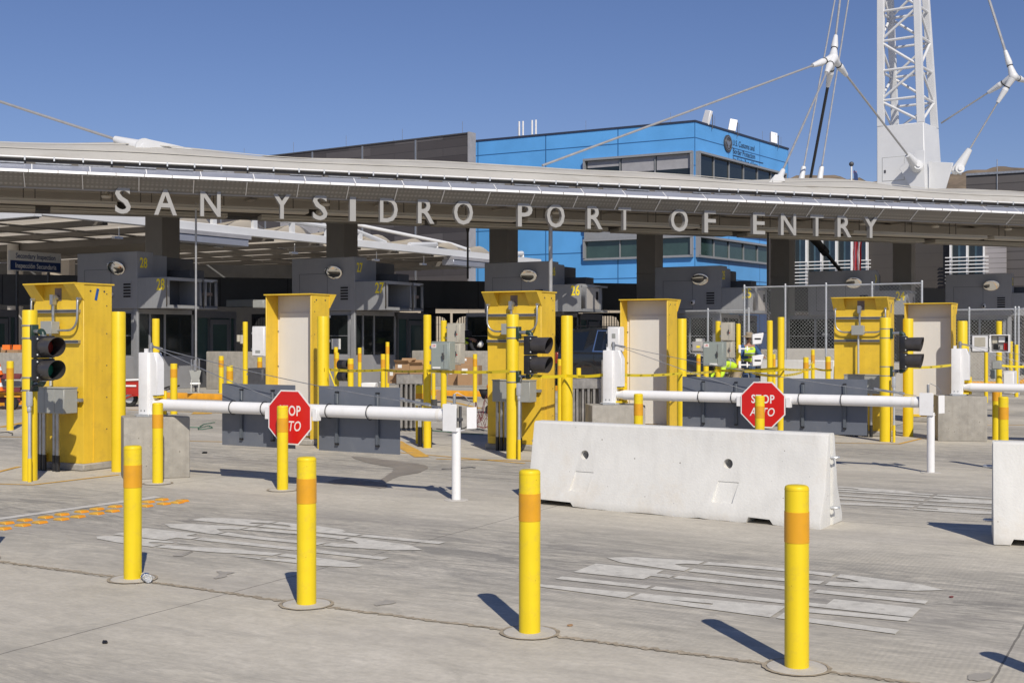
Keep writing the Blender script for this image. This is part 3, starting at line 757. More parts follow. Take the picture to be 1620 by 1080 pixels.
# ------------------------------------------------------------------ traffic signals
def signal(label, p):
    o = thing('traffic_signal', label, 'traffic signal', (p.x, p.y, 0), TH, 'two-lamp traffic signals')
    for zz in (1.72, 1.12):
        b = MB(); b.box(.07,.115,-.045,.045,zz-.09,zz+.08); br = b.build('mount_bracket', 'dark_green', o, bevel=.004)
        for dz in (.07, -.075):
            t = MB(); t.lathe([(.086,-.008),(.091,-.008),(.091,.008),(.086,.008)], 28, (0,0,zz+dz)); t.build('clamp_band', 'galv', br)
        s = 1 if zz > 1.5 else -1
        a = MB(); a.cyl((.115,0,zz),(.23,0,zz),.026,n=14); a.build('arm_pipe', 'galv', br)
        e = MB(); e.tube([(.22,0,zz),(.255,0,zz-.003*s),(.275,0,zz-.02*s),(.283,0,zz-.05*s),(.283,0,zz-.09*s)], .036, 14); e.build('elbow', 'dark_green', br)
    for zz, lens in ((1.545,'lens_red'),(1.285,'lens_green')):
        h = MB(); h.box(.235,.325,-.125,.125,zz-.128,zz+.128); hd = h.build('signal_head', 'black_metal', o, bevel=.015, seg=2)
        n = 28; r = .108; vs = []; fs = []
        for i in range(n+1):
            a = 2*math.pi*i/n; sl = .26 if True else .1
            c_, s_ = math.cos(a), math.sin(a)
            ln = .26 - .05*(1-s_)/2
            for rad in (r, r-.004):
                vs += [(.325, rad*c_, zz+rad*s_), (.325+ln, (rad+.004)*c_, zz+(rad+.004)*s_)]
        for i in range(n):
            k = 4*i; fs += [(k,k+1,k+5,k+4), (k+2,k+6,k+7,k+3), (k+1,k+3,k+7,k+5)]
        v = MB(); v.add(vs, fs); v.build('visor', 'visor_black', hd)
        l = MB(); l.sphere((.322,0,zz), .1, 24, 12, (.45,1,1)); l.build('lens', lens, hd)
        g = MB()
        for yy in (-.10,.10):
            for dz in (-.09,.09): g.sphere((.33,yy,zz+dz), .012, 8, 6)
        g.build('screw', 'galv_bright', hd)
    j = MB(); j.cyl((.283,0,1.665),(.283,0,1.68),.04,n=14); j.cyl((.283,0,1.15),(.283,0,1.16),.04,n=14); j.build('hub_ring', 'galv', o)
    # wiring conduit down to the ground
    w = MB(); w.cyl((.15,-.09,.28),(.15,-.09,.80),.018,n=12); w.cyl((.15,-.09,0),(.15,-.09,.30),.021,n=12); c = w.build('conduit', 'galv_bright', o)
    w = MB(); w.cyl((.15,-.09,.0),(.15,-.09,.27),.0225,n=12); w.build('conduit_sleeve', 'yellow_post', c)
    w = MB(); w.box(.12,.18,-.125,-.065,.86,1.04); w.cyl((.15,-.095,.80),(.15,-.095,.87),.024,n=12); w.build('conduit_body', 'galv_bright', c, bevel=.02, seg=2)
    w = MB(); w.tube([(.16,-.09,1.03),(.17,-.06,1.10),(.2,0,1.12)], .015, 8); w.build('flex_conduit', 'black_metal', c)
    return o
s1 = signal('black two-lamp traffic signal on the far left post, red and green lenses showing', S1)
dup(s1, S2, TH, 'black two-lamp traffic signal in front of the middle yellow cabinet, seen from the side')
dup(s1, S3, TH, 'black two-lamp traffic signal before the white panel at the right')
s1.rotation_euler = (0,0,TH-R(9))
# ------------------------------------------------------------------ inspection booths
AROW = R(21.8)
KB0 = [(-16.41, 31.95), (-10.54, 34.3), (-4.72, 36.62), (1.20, 38.7), (7.05, 41.1), (13.0, 43.75), (18.85, 46.0)]
NUM = ['29', '28', '27', '26', '25', '24', '23']
def booth_core(closed):
    o = thing('inspection_booth', '', 'inspection booth', (0,0,0), TH, 'grey numbered inspection booths')
    # tower with the lane number
    tw = MB(); tw.box(-2.40,0,0,.62,2.47,4.08); tw.box(-2.40,-.10,.62,1.25,2.47,4.02)
    t = tw.build('tower', 'booth_grey', o, bevel=.012)
    pn = MB()
    for a, b, c_, d in ((-2.1,-1.02,2.62,3.6),):
        w = .012
        pn.box(a,b,-.004,-.001,c_,c_+w); pn.box(a,b,-.004,-.001,d-w,d); pn.box(a,a+w,-.004,-.001,c_+w,d-w); pn.box(b-w,b,-.004,-.001,c_+w,d-w)
    pn.build('access_panel', 'booth_dark', t)
    vt = MB(); vt.box(-.56,-.20,-.012,-.002,2.74,3.22); v = vt.build('vent', 'booth_grey', t)
    v2 = MB()
    for k in range(5): v2.box(-.52,-.24,-.016,-.0125,2.79+k*.085,2.84+k*.085)
    v2.build('louvre_slot', 'hole_black', v)
    mr = MB(); mr.sphere((0,0,0), .28, 28, 14, (1.05,.13,.80)); mi = mr.build('mirror', 'mirror', t, (-.72,-.11,3.62), (R(28),0,R(8)))
    m2 = MB(); m2.cyl((0,.02,0),(0,.10,-.05),.03,n=10); m2.build('mirror_arm', 'galv', mi)
    cm = MB(); cm.sphere((-.98,-.10,2.84), .075, 16, 10); cm.cyl((-.98,-.07,2.88),(-.98,0,2.90),.05,n=14); cam = cm.build('dome_camera', 'white_paint', t)
    c2 = MB(); c2.sphere((-.985,-.145,2.835), .045, 12, 8); c2.build('lens', 'hole_black', cam)
    # hanging sign box past the tower
    sb = MB(); sb.box(0.002,1.10,0,.05,2.47,3.33); sb.box(.002,1.10,.05,2.0,3.27,3.33); sb.box(.002,1.10,.05,2.0,2.47,2.53); sb.box(.002,.08,.05,2.0,2.53,3.27); sb.box(.08,1.10,1.30,1.36,2.53,3.27); sb.box(.08,.9,1.94,2.0,2.53,3.27)
    s = sb.build('sign_box', 'booth_light', o, bevel=.006)
    fr = MB(); x0 = 1.102
    for a, b in ((0.0,1.36),) + (((1.46,2.0),) if not closed else ()):
        lw = .30 if closed else .09
        for q in ((a,b,2.47,2.56),(a,b,3.24,3.33),(a,a+lw,2.56,3.24),(b-.09,b,2.56,3.24)): fr.box(x0,x0+.05,q[0],q[1],q[2],q[3])
    fr.build('sign_frame', 'booth_light' if closed else 'booth_frame', s, bevel=.004)
    if closed:
        cl = MB(); cl.box(x0,x0+.03,.30,1.27,2.56,3.24); cl.build('sign_screen', 'box_grey' if closed == 2 else 'column_grey', s)
        c3 = MB(); c3.box(x0+.03,x0+.034,1.02,1.2,2.86,3.12); c3.build('screen_window', 'hole_black', s)
    else:
        ins = MB(); ins.box(.30,.34,.05,1.30,2.53,3.27); ins.build('inner_back', 'booth_dark', s)
        ins = MB(); ins.box(.5,1.05,1.40,1.9,2.86,2.95); ins.box(.5,1.05,1.36,1.42,2.6,3.2); ins.build('inner_shelf', 'rusty_steel', s)
    eq = MB(); eq.box(-1.6,-.35,1.45,2.6,3.34,4.0); eq.box(-.3,.55,1.5,2.1,3.332,3.62); eq.build('roof_unit', 'booth_dark', o, bevel=.01)
    # body below
    bd = MB(); bd.box(-3.2,-.16,.10,2.4,.15,1.12); bd.box(-3.2,-.16,.16,2.34,2.33,2.468); b = bd.build('body', 'booth_grey', o, bevel=.01)
    ps = MB()
    for px_ in (-3.2,-2.2,-1.2,-.34): ps.box(px_,px_+.10 if px_ > -.5 else px_+.07,.10,.17,1.12,2.33)
    ps.box(-.24,-.16,.10,.17,1.12,2.33)
    for py_ in (.62,1.2,2.33-.0): ps.box(-.23,-.16,py_,py_+.07,1.12,2.33)
    ps.box(-.16,-.02,.02,.10,.15,2.465)
    pieces(ps, 'window_post', 'booth_frame', b, .004)
    for nm, bx in (('window', (-2.13,-1.2,.13,.14)), ('window', (-1.13,-.34,.13,.14)), ('window', (-3.13,-2.2,.13,.14))):
        g = MB(); g.box(bx[0],bx[1],bx[2],bx[3],1.12,2.33); w = g.build('window', 'glass_dark', b)
        f = MB(); f.box(bx[0],bx[1],.108,.128,1.12,1.15); f.box(bx[0],bx[1],.108,.128,1.70,1.715); f.build('window_bar', 'booth_frame', w)
    for a, c_ in ((.17,.62),(.69,1.2),(1.27,2.33)):
        g = MB(); g.box(-.20,-.19,a,c_,1.12,2.33); g.build('window', 'glass_dark', b)
    g = MB(); g.box(-.95,-.62,.118,.126,1.30,1.62); g.build('notice', 'paper_white', b)
    g = MB(); g.box(-1.9,-1.72,.118,.126,1.75,1.80); g.build('notice', 'paper_white', b)
    # glazed cabin behind with a door
    cb = MB(); cb.box(-3.0,-.1,2.42,4.2,.15,.95); cb.box(-3.0,-.1,2.42,4.2,2.25,2.46)
    for py_ in (2.42,2.98,3.9,4.13): cb.box(-.17,-.1,py_,py_+.07,.95,2.25)
    k = cb.build('rear_cabin', 'booth_dark', o, bevel=.006)
    g = MB(); g.box(-.16,-.15,2.49,4.13,.95,2.25); g.build('window', 'glass_green', k)
    d = MB(); d.box(-.098,-.06,3.0,3.85,.2,2.2); dd = d.build('door', 'booth_dark', k, bevel=.004)
    d = MB(); d.box(-.058,-.052,3.12,3.72,1.0,2.05); d.build('door_glass', 'glass_green', dd)
    d = MB(); d.box(-.058,-.02,3.05,3.08,1.0,1.15); d.build('handle', 'galv', dd)
    return o
def numbers(o, n):
    text('number', n, .29, 'number_yellow', o, (.004,.24,3.63), FACE_END, offset=.022, sx=.72)
    text('number', n, .32, 'number_yellow', o, (.90,-.004,2.98), FACE_NEAR, offset=.022, sx=.72)
open_b = booth_core(0); closed_b = booth_core(1)
light_b = closed_b
first = {0: True, 1: True}
booths = []
for i, ((x, y), n) in enumerate(zip(KB0, NUM)):
    cl = 0 if i in (0, 1, 2) else 1
    src = closed_b if cl else open_b
    o = src if first[cl] else copy_tree(src)
    first[cl] = False; booths.append(o)
for i, (o, (x, y), n) in enumerate(zip(booths, KB0, NUM)):
    o.location = (x, y, 0); o['label'] = 'dark grey inspection booth with yellow number %s on its tower' % n
    if n == '29': o['label'] = 'dark grey inspection booth off the left edge of the view'
    numbers(o, n)

# islands with yellow kerbs, and the concrete crash blocks on them
def island(i, x, y):
    o = thing('island_kerb', 'raised concrete island with a yellow kerb under %s' % ('booth %s' % NUM[i] if i else 'the booth off the left edge'), 'traffic island', (x, y, 0), TH, 'booth islands')
    m = MB(); m.box(-9,4.6,-.22,4.5,0,.15); m.build('island_slab', 'barrier_plain', o, bevel=.01)
    m = MB(); m.box(-9,4.6,-.36,-.222,0,.155); m.box(4.602,4.74,-.36,4.5,0,.155); m.build('kerb_face', 'kerb_yellow', o, bevel=.02, seg=2)
for i, (x, y) in enumerate(KB0): island(i, x, y)
for i, (x, y) in enumerate(KB0):
    p = Vector((x, y)) + T*.75 + C*1.95
    m = MB(); m.box(0,2.7,0,.45,.15,1.25)
    tag(m.build('crash_wall', 'concrete_block', None, (p.x,p.y,0), TH, bevel=.03, seg=2), 'pale concrete crash wall %s' % ['at the far left edge, with boxes on top', 'right of booth 28, behind the open yellow cabinet', 'right of booth 27, behind the cardboard boxes', 'right of booth 26, behind the dark car', 'right of booth 25, behind the fence', 'right of booth 24, behind the tall fence', 'right of booth 23'][i], 'concrete wall', 'concrete crash walls')

# dark bridge wall that links the booths
def bridge():
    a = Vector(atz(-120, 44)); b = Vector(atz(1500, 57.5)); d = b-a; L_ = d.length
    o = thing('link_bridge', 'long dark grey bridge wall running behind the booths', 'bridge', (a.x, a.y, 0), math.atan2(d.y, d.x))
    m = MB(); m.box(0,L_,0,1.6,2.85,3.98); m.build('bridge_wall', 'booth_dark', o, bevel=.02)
    m = MB()
    for k in range(int(L_/2.6)): m.box(k*2.6,k*2.6+.02,-.008,-.002,2.87,3.96)
    pieces(m, 'panel_seam', 'hole_black', o)
    for k in range(6):
        m = MB(); m.box(6+k*6.3,6.5+k*6.3,.4,.9,0,2.84); m.build('bridge_leg', 'booth_dark', o)
bridge()
# ------------------------------------------------------------------ the great canopy
AC = R(21.6); CO = Vector((-9.6, 30.67)); U = Vector((math.cos(AC), math.sin(AC))); N = Vector((-math.sin(AC), math.cos(AC)))
def zs(s): return 5.735 + .0046*s
def s_at(px, yy=0.0):
    k = (px-CX)/F; o = CO + N*yy
    return (k*o.y-o.x)/(U.x-k*U.y)
canopy = thing('canopy', 'long white fabric roofed canopy spanning all the booths, with a pale metal edge', 'canopy', (CO.x, CO.y, 0), AC)
S0, S1_ = -9.0, 48.0
def sweep(name, prof, material, closed=False, ds=1.0, wave=None, parent=canopy, s0=S0, s1=S1_, th=0.0):
    n = int((s1-s0)/ds); vs = []; fs = []
    pts = list(prof)
    if th: pts = pts + [(y, z-th) for y, z in reversed(prof)]; closed = True
    m = len(pts)
    for i in range(n+1):
        s = s0+(s1-s0)*i/n
        for j, (y, z) in enumerate(pts):
            dz = wave(s, y) if wave else 0
            vs.append((s, y, zs(s)+z+dz))
    for i in range(n):
        for j in range(m if closed else m-1):
            k = (j+1) % m; fs.append((i*m+j, (i+1)*m+j, (i+1)*m+k, i*m+k))
    if closed: fs += [tuple(range(m)), tuple(range((n+1)*m-1, n*m-1, -1))]
    b = MB(); b.add(vs, fs); return b.build(name, material, parent)
def wv(s, y):
    k = min(1, max(0, (y-.5)/2.0))
    return k*(.06*math.sin(s*2*math.pi/7.4+.6) + .05*math.sin(s*2*math.pi/12.3+1.9) - .05*abs(math.sin(s*math.pi/5.9)))
sweep('fabric_roof', [(.36,.40),(.7,.58),(1.2,.78),(1.8,.95),(2.5,1.10),(3.4,1.25),(4.5,1.38),(6,1.5),(8,1.56),(11,1.58),(14,1.52),(17,1.3),(19.5,1.0)], 'fabric_roof', ds=.5, wave=wv, th=.06)
for yy, zz in ((.95,.66+.035),(1.9,.97+.03)):
    sweep('fabric_clamp', [(yy-.03,zz),(yy+.03,zz+.012),(yy+.03,zz+.03),(yy-.03,zz+.02)], 'fabric_roof', closed=True, ds=.5, wave=wv)
sweep('edge_pipe', [(.33+.022*math.cos(a),.378+.022*math.sin(a)) for a in [2*math.pi*i/8 for i in range(8)]], 'canopy_white', closed=True)
sweep('purlin_strip', [(.22,.185),(.62,.185),(.62,.372),(.42,.372),(.42,.20),(.22,.20)], 'soffit_dark', closed=True)
sweep('edge_panel', [(-.02,.03),(.21,.19)], 'canopy_panel', th=.015)
sweep('edge_nosing', [(-.035,-.035),(-.02,.032),(.02,.032),(.0,-.035)], 'canopy_white', closed=True)
# perforated lower fascia: dot pattern is in its material
def perf():
    m = bpy.data.materials.new('perforated_panel'); m.use_nodes = True; nt = m.node_tree; L = nt.links.new; b = nt.nodes['Principled BSDF']
    tc = nd(nt, 'ShaderNodeTexCoord'); mp = nd(nt, 'ShaderNodeMapping'); mp.inputs['Scale'].default_value = (9,9,9); L(tc.outputs['Object'], mp.inputs[0])
    v = nd(nt, 'ShaderNodeTexVoronoi', Scale=1.0, Randomness=0.0); L(mp.outputs[0], v.inputs['Vector'])
    r = nd(nt, 'ShaderNodeMapRange'); r.inputs['From Min'].default_value = .2; r.inputs['From Max'].default_value = .5
    L(v.outputs['Distance'], r.inputs['Value'])
    x = nd(nt, 'ShaderNodeMix', data_type='RGBA'); x.inputs[6].default_value = (.31,.30,.275,1); x.inputs[7].default_value = (.20,.19,.175,1); L(r.outputs[0], x.inputs[0])
    L(x.outputs[2], b.inputs['Base Color']); b.inputs['Roughness'].default_value = .5; M['perforated_panel'] = m
perf()
sweep('perforated_fascia', [(.0,-.04),(.42,-.335)], 'perforated_panel', th=.015)
sweep('soffit', [(.42,-.335),(.47,-.335),(.60,-.16),(3,-.11),(7,.0),(12,.17),(16,.52),(19.4,.88)], 'soffit_brown', th=.05)
# fins, clips and panel joints, each mesh a repeated pattern on its own part
def zrow(px0, px1, n): return [s_at(px0+(px1-px0)*i/(n-1)) for i in range(n)]
b = MB(); s = -5.0
while s < 33:
    z = zs(s); b.add([(s-.012,-.028,z+.033),(s+.012,-.028,z+.033),(s+.012,.205,z+.195),(s-.012,.205,z+.195)], [(0,1,2,3)])
    s += 1.35
pieces(b, 'panel_joint', 'canopy_white', canopy)
b = MB(); s = -5.2
while s < 33:
    z = zs(s); b.add([(s,-.045,z-.06),(s+.022,-.045,z-.06),(s+.055,.40,z-.36),(s+.033,.40,z-.36),(s,-.0,z-.04),(s+.033,.42,z-.33)], [(0,1,2,3),(0,3,5,4)])
    s += 1.35
pieces(b, 'fascia_fin', 'canopy_white', canopy)
b = MB(); s = -5.2
while s < 33:
    z = zs(s); b.box(s,s+.035,.30,.345,z+.30,z+.41); s += .68
pieces(b, 'edge_clip', 'galv_bright', canopy)
b = MB(); s = -5.1; rr = random.Random(3)
while s < 33:
    z = zs(s); L_ = .5+rr.random()*.4; b.box(s,s+L_,.17+rr.random()*.06,.27,z+.205,z+.222+rr.random()*.015); s += L_+.12+rr.random()*.3
pieces(b, 'cable_tray', 'galv', canopy)
b = MB(); s = -5.1
while s < 33:
    z = zs(s); b.box(s-.008,s+.008,-.036,-.03,z-.034,z+.031); s += .68
pieces(b, 'nosing_joint', 'soffit_dark', canopy)
# hanging light troughs under the soffit
def trough(y0, y1, z0, z1, segs, k):
    for a, c_ in segs:
        b = MB(); b.box(a,c_,y0,y1,z0,z1); b.box(a,c_,y0-.03,y0-.002,z0+.02,z0+.05); t = b.build('light_trough', 'trough', canopy, bevel=.01)
        h = MB(); s = a+.3
        while s < c_:
            h.cyl((s,y0+.1,z1),(s,y0+.1,z1+.55),.016,n=6); h.cyl((s+.28,y0+.1,z1),(s+.28,y0+.1,z1+.55),.016,n=6); s += 1.9
        pieces(h, 'hanger', 'soffit_dark', t)
trough(1.7,2.2,5.12,5.24,[(-8.5,-.2),(.1,4.9),(5.2,11.2),(11.5,17.4),(17.6,22.9),(23.3,29.0),(29.3,36)],0)
trough(4.6,5.3,5.20,5.33,[(-8,-2.2),(-1.8,3.1),(4.1,9.2),(9.6,15.6),(16.0,20.4),(21,28.7),(29.2,37)],1)
b = MB(); b.box(S0,S1_,5.6,6.1,5.36,5.70); b.build('long_beam', 'soffit_dark', canopy)
b = MB(); b.box(S0,S1_,3.0,3.3,5.40,5.62); b.build('long_beam', 'soffit_brown', canopy)
b = MB(); b.box(S0,S1_,11.0,12.0,5.88,5.99); b.build('long_beam', 'soffit_brown', canopy)
for k in range(15):
    s = S0+1.2+3.75*k; z = zs(s); b = MB(); b.prism([(.7,z-.17),(11,z+.16),(11,z+.08),(5,z-.22),(1.2,z-.26)], 'x', s-.09, s+.09); b.build('cross_beam', 'soffit_brown', canopy)
for px in (168, 515, 880, 1366, 1480, 1595):
    s = s_at(px, 1.2); b = MB(); b.cyl((s,1.2,zs(s)-.15),(s,1.2,zs(s)-.40),.025,n=8); b.lathe([(0,-.06),(.11,-.05),(.13,0),(.06,.05),(0,.06)], 14, (s,1.2,zs(s)-.42)); b.build('soffit_lamp', 'trough', canopy)
# lettering, every letter standing on brackets in front of the soffit
sign = thing('canopy_lettering', 'large pale metal letters SAN YSIDRO PORT OF ENTRY hung along the canopy edge', 'sign lettering', (CO.x, CO.y, 0), AC)
LET = [('S',194.5,25),('A',262,36),('N',333,32),('Y',446,31),('S',506.5,23),('I',558,10),('D',615,28),('R',674,26),('O',733,30),
       ('P',830.5,23),('O',885,28),('R',941,24),('T',988,20),('O',1074.5,27),('F',1123,18),('E',1200.5,19),('N',1247,24),('T',1292,21),('R',1335.5,22),('Y',1377.5,23)]
LET = [(c, px-6 if (c, px) == ('O', 885) else px, w) for c, px, w in LET]
for c, px, w in LET:
    s = s_at(px, .36); P = CO + U*s + N*.36; k = F*(U.x*P.y-U.y*P.x)/P.y**2
    me = text_mesh(c, .675, .0, .012); xs = [v.co.x for v in me.vertices]; ys = [v.co.y for v in me.vertices]
    cx = (min(xs)+max(xs))/2; sx = (w/k)/(max(xs)-min(xs)) if c != 'I' else .95*(w/k)/(max(xs)-min(xs)); sy = .69/(max(ys)-min(ys)); y0 = min(ys)
    bm = bmesh.new(); bm.from_mesh(me)
    for v in bm.verts: v.co = Vector(((v.co.x-cx)*sx, (v.co.y-y0)*sy, 0))
    g = bmesh.ops.extrude_face_region(bm, geom=list(bm.faces))
    for e in g['geom']:
        if isinstance(e, bmesh.types.BMVert): e.co.z -= .16
    bmesh.ops.recalc_face_normals(bm, faces=bm.faces); bm.to_mesh(me); bm.free()
    me.materials.append(M['letter_grey']); me.shade_smooth(); me.set_sharp_from_angle(angle=R(35))
    lo = link('sign_letter', me, sign, (s, .34, 4.79+.0035*s), FACE_NEAR)
    b = MB(); b.box(-.02,.02,.50,.66,-.13,-.09); b.build('letter_bracket', 'soffit_dark', lo)

# columns behind the booths
for i in range(-1, 6):
    p = Vector((-12.06, 42.1)) + Vector((5.87, 2.34))*i
    q = p-CO; m = MB(); a = TH-AC
    lp = (q.dot(U), q.dot(N))
    m.box(-.40,.40,-.42,.42,0,5.87); m.box(-.42,.42,-.44,.44,4.2,4.22)
    m.build('column', 'column_grey', canopy, (lp[0], lp[1], 0), a, bevel=.02)

# tie rods and drain pipes from canopy to ground
def rod(px, Z, z1, z0, r, material, label, cat, cone=False):
    x, y = atz(px, Z); m = MB(); m.cyl((0,0,z0),(0,0,z1),r,n=10)
    if cone: m.cyl((0,0,z1-.45),(0,0,z1-.02),r*1.2,.13,12)
    return tag(m.build('tie_rod', material, None, (x,y,0), 0), label, cat)
rod(310, 33.0, 5.3, 1.05, .028, 'cable_steel', 'slim grey tie rod coming down between A and N of the lettering', 'tie rod')
rod(740, 40.5, 5.6, 3.6, .035, 'cable_black', 'slim black tie rod hanging from the canopy below the letter O of YSIDRO', 'tie rod', True)
rod(871, 36.5, 5.3, 3.0, .062, 'cable_steel', 'grey pole standing before the tower of booth 26', 'pole')
rod(1215, 41.5, 5.4, 2.2, .03, 'cable_black', 'slim dark rod falling from the canopy at the right edge of the blue wall', 'tie rod')
def anchor():
    x, y = atz(309, 33.0); o = thing('rod_anchor', 'pale grey steel anchor bracket where a tie rod meets the booth island', 'anchor bracket', (x, y, .15), R(12))
    m = MB(); m.box(-.2,.2,-.2,.2,0,.03); m.build('base_plate', 'box_grey', o, bevel=.006)
    for s in (-1,1):
        m = MB(); m.prism([(-.17,.03),(.17,.03),(.14,.22),(.06,.36),(-.03,.38),(-.12,.24)], 'x', s*.1-.012, s*.1+.012); m.build('anchor_plate', 'box_grey', o)
    m = MB(); m.cyl((-.13,0,.25),(.13,0,.25),.045,n=16); m.build('pin', 'galv', o)
    m = MB(); m.prism([(-.06,.22),(.06,.22),(.12,.46),(.16,.62),(-.16,.62),(-.12,.46)], 'y', -.04, .04); m.build('clevis', 'box_grey', o)
    m = MB()
    for s in (-1,1): m.cyl((s*.1,0,.6),(s*.1,0,.92),.022,n=8)
    m.cyl((0,0,.6),(0,0,.9),.06,n=12); m.build('rod_socket', 'galv', o)
anchor()
def strut():
    a = Vector(atz(1285, 45.5)+(hgt(374,45.5),)); b = Vector(atz(1326, 47.5)+(hgt(424,47.5),)); d = (b-a)
    m = MB(); m.cyl(a-d*.1, a+d*.35, .20, .13, 12); m.cyl(a+d*.35, a+d*.5, .16, n=12); m.cyl(a+d*.5, b+d*1.2, .07, n=10)
    tag(m.build('canopy_strut', 'cable_black'), 'black slanting strut with a cone head, in front of the louvred windows', 'strut')
strut()

# ------------------------------------------------------------------ mast, cable nodes and stays
def mast():
    p = atz(1387, 54.4); o = thing('mast', 'tall white lattice mast rising through the canopy roof', 'mast', (p[0], p[1], 0), R(-36))
    w0, d0 = 2.15, 2.5; zb = 6.2; zt = 22.0
    def cr(z):
        t = (z-8.4)/(16.5-8.4); w = w0-.24*t; d = d0-1.0*t
        return [(0,0),(w,0),(w,d),(0,d)]
    b = MB(); A = cr(zb); B = cr(11.05)
    b.add([(x,y,zb) for x,y in A]+[(x,y,11.05) for x,y in B], [(0,1,5,4),(1,2,6,5),(2,3,7,6),(3,0,4,7),(4,5,6,7),(3,2,1,0)]); base = b.build('mast_base', 'mast_white', o, bevel=.03)
    b = MB(); b.box(.26,1.22,-.012,-.003,8.6,9.62); dr = b.build('hatch', 'mast_white', base, bevel=.004)
    b = MB(); b.box(.34,.42,-.03,-.0125,8.95,9.08); b.build('handle', 'steel_dark', dr)
    b = MB(); b.box(.24,1.24,-.004,-.001,8.58,9.64); b.build('hatch_gap', 'box_grey', base)
    for k in range(4):
        b = MB(); q0 = cr(11.05)[k]; q1 = cr(zt)[k]; sx = 1 if k in (0,3) else -1; sy = 1 if k in (0,1) else -1
        tw, td = .30, .22
        b.add([(q0[0],q0[1],11.05),(q0[0]+sx*tw,q0[1],11.05),(q0[0]+sx*tw,q0[1]+sy*td,11.05),(q0[0],q0[1]+sy*td,11.05),
               (q1[0],q1[1],zt),(q1[0]+sx*tw,q1[1],zt),(q1[0]+sx*tw,q1[1]+sy*td,zt),(q1[0],q1[1]+sy*td,zt)],
              [(0,1,2,3),(4,7,6,5),(0,4,5,1),(1,5,6,2),(2,6,7,3),(3,7,4,0)]); b.build('chord', 'mast_white', o, bevel=.015)
    z = 12.2; flip = False
    while z < zt-.3:
        q = cr(z); q2 = cr(z-1.32 if z > 12.3 else 11.1)
        for k in range(4):
            a, b_ = Vector(q[k]), Vector(q[(k+1) % 4]); c_, d_ = Vector(q2[k]), Vector(q2[(k+1) % 4])
            cen = sum((Vector(x) for x in q), Vector((0,0)))/4
            def ins(v): return v+(cen-v)*.10
            b = MB(); b.cyl((*ins(a),z),(*ins(b_),z),.06,n=8); b.build('cross_bar', 'mast_white', o)
            zz = z-1.32 if z > 12.3 else 11.1
            st, en = (ins(c_), ins(b_)) if (flip ^ (k % 2 == 1)) else (ins(d_), ins(a))
            b = MB(); b.cyl((*st,zz),(*en,z),.06,n=8); b.build('diagonal_bar', 'mast_white', o)
        flip = not flip; z += 1.32
    # lugs at the foot
    for x0, y0, ang, sg in ((1.55,-.10,0,1),(w0+.05,.4,0,-1)):
        pass
    b = MB(); b.prism([(1.15,9.05),(1.9,9.75),(2.25,9.75),(2.25,8.0),(1.75,8.0)], 'y', -.42, -.34); b.build('cable_lug', 'mast_white', base, bevel=.01)
    b = MB(); b.prism([(2.2,9.35),(3.25,9.2),(2.9,8.0),(2.2,8.0)], 'y', .30, .38); b.build('cable_lug', 'mast_white', base, bevel=.01)
    return o
mast()
def P3(px, py, Z): x, y = atz(px, Z); return Vector((x, y, hgt(py, Z)))
def node(label, c, arms, up):
    o = thing('cable_node', label, 'cable node', tuple(c), 0, 'white cast cable nodes')
    m = MB(); m.sphere((0,0,0), .20, 16, 10)
    for e, r, ml_ in arms:
        d = (e-c).normalized(); m.cyl((0,0,0), d*.5, .19, .11, 14)
    m.build('hub', 'mast_white', o)
    for e, r, ml_ in arms:
        d = (e-c).normalized()
        s = MB(); s.cyl(d*.52, d*.66, .11, .14, 14); s.cyl(d*.66, d*1.25, .14, .08, 14); k = s.build('socket', 'mast_white', o)
        s = MB(); s.cyl(d*.49, d*.53, .13, n=14); s.build('lock_ring', 'cable_black', k)
        s = MB(); s.cyl(d*1.2, (e-c), r, n=8); s.build('cable', ml_, o)
    return o
n1 = P3(1318, 92, 46.5)
node('white cast cable node left of the mast, five cables meeting in it', n1,
     [(P3(1348,-160,52),.045,'cable_steel'), (P3(858,262,38.5),.038,'cable_steel'), (P3(1231,286,40.2),.038,'cable_steel'), (P3(1449,262,52.8),.042,'cable_steel'), (P3(1281,289,50.5),.06,'cable_black')], None)
n2 = P3(1603, 121, 53)
node('white cast cable node at the right edge, right of the mast', n2,
     [(P3(1530,-110,55),.06,'cable_steel'), (P3(1489,195,55.5),.04,'cable_steel'), (P3(1515,268,54),.035,'cable_steel'), (P3(1700,160,58),.05,'cable_steel')], None)
for px0, px1, l in ((1268, 1332, 'left'), (1297, 1352, 'right')):
    a = P3(px0, 283, 51); b_ = P3(px1, -60, 54); d = (b_-a).normalized()
    o = thing('stay_cable', 'thin steel stay cable with white foot socket, %s of the pair left of the mast' % l, 'cable', tuple(a), 0, 'paired stay cables')
    m = MB(); m.cyl((0,0,0), b_-a, .035, n=8); m.build('cable', 'cable_steel', o)
    m = MB(); m.cyl(-d*.3, d*.55, .14, .10, 12); m.build('foot_socket', 'mast_white', o)
    del d
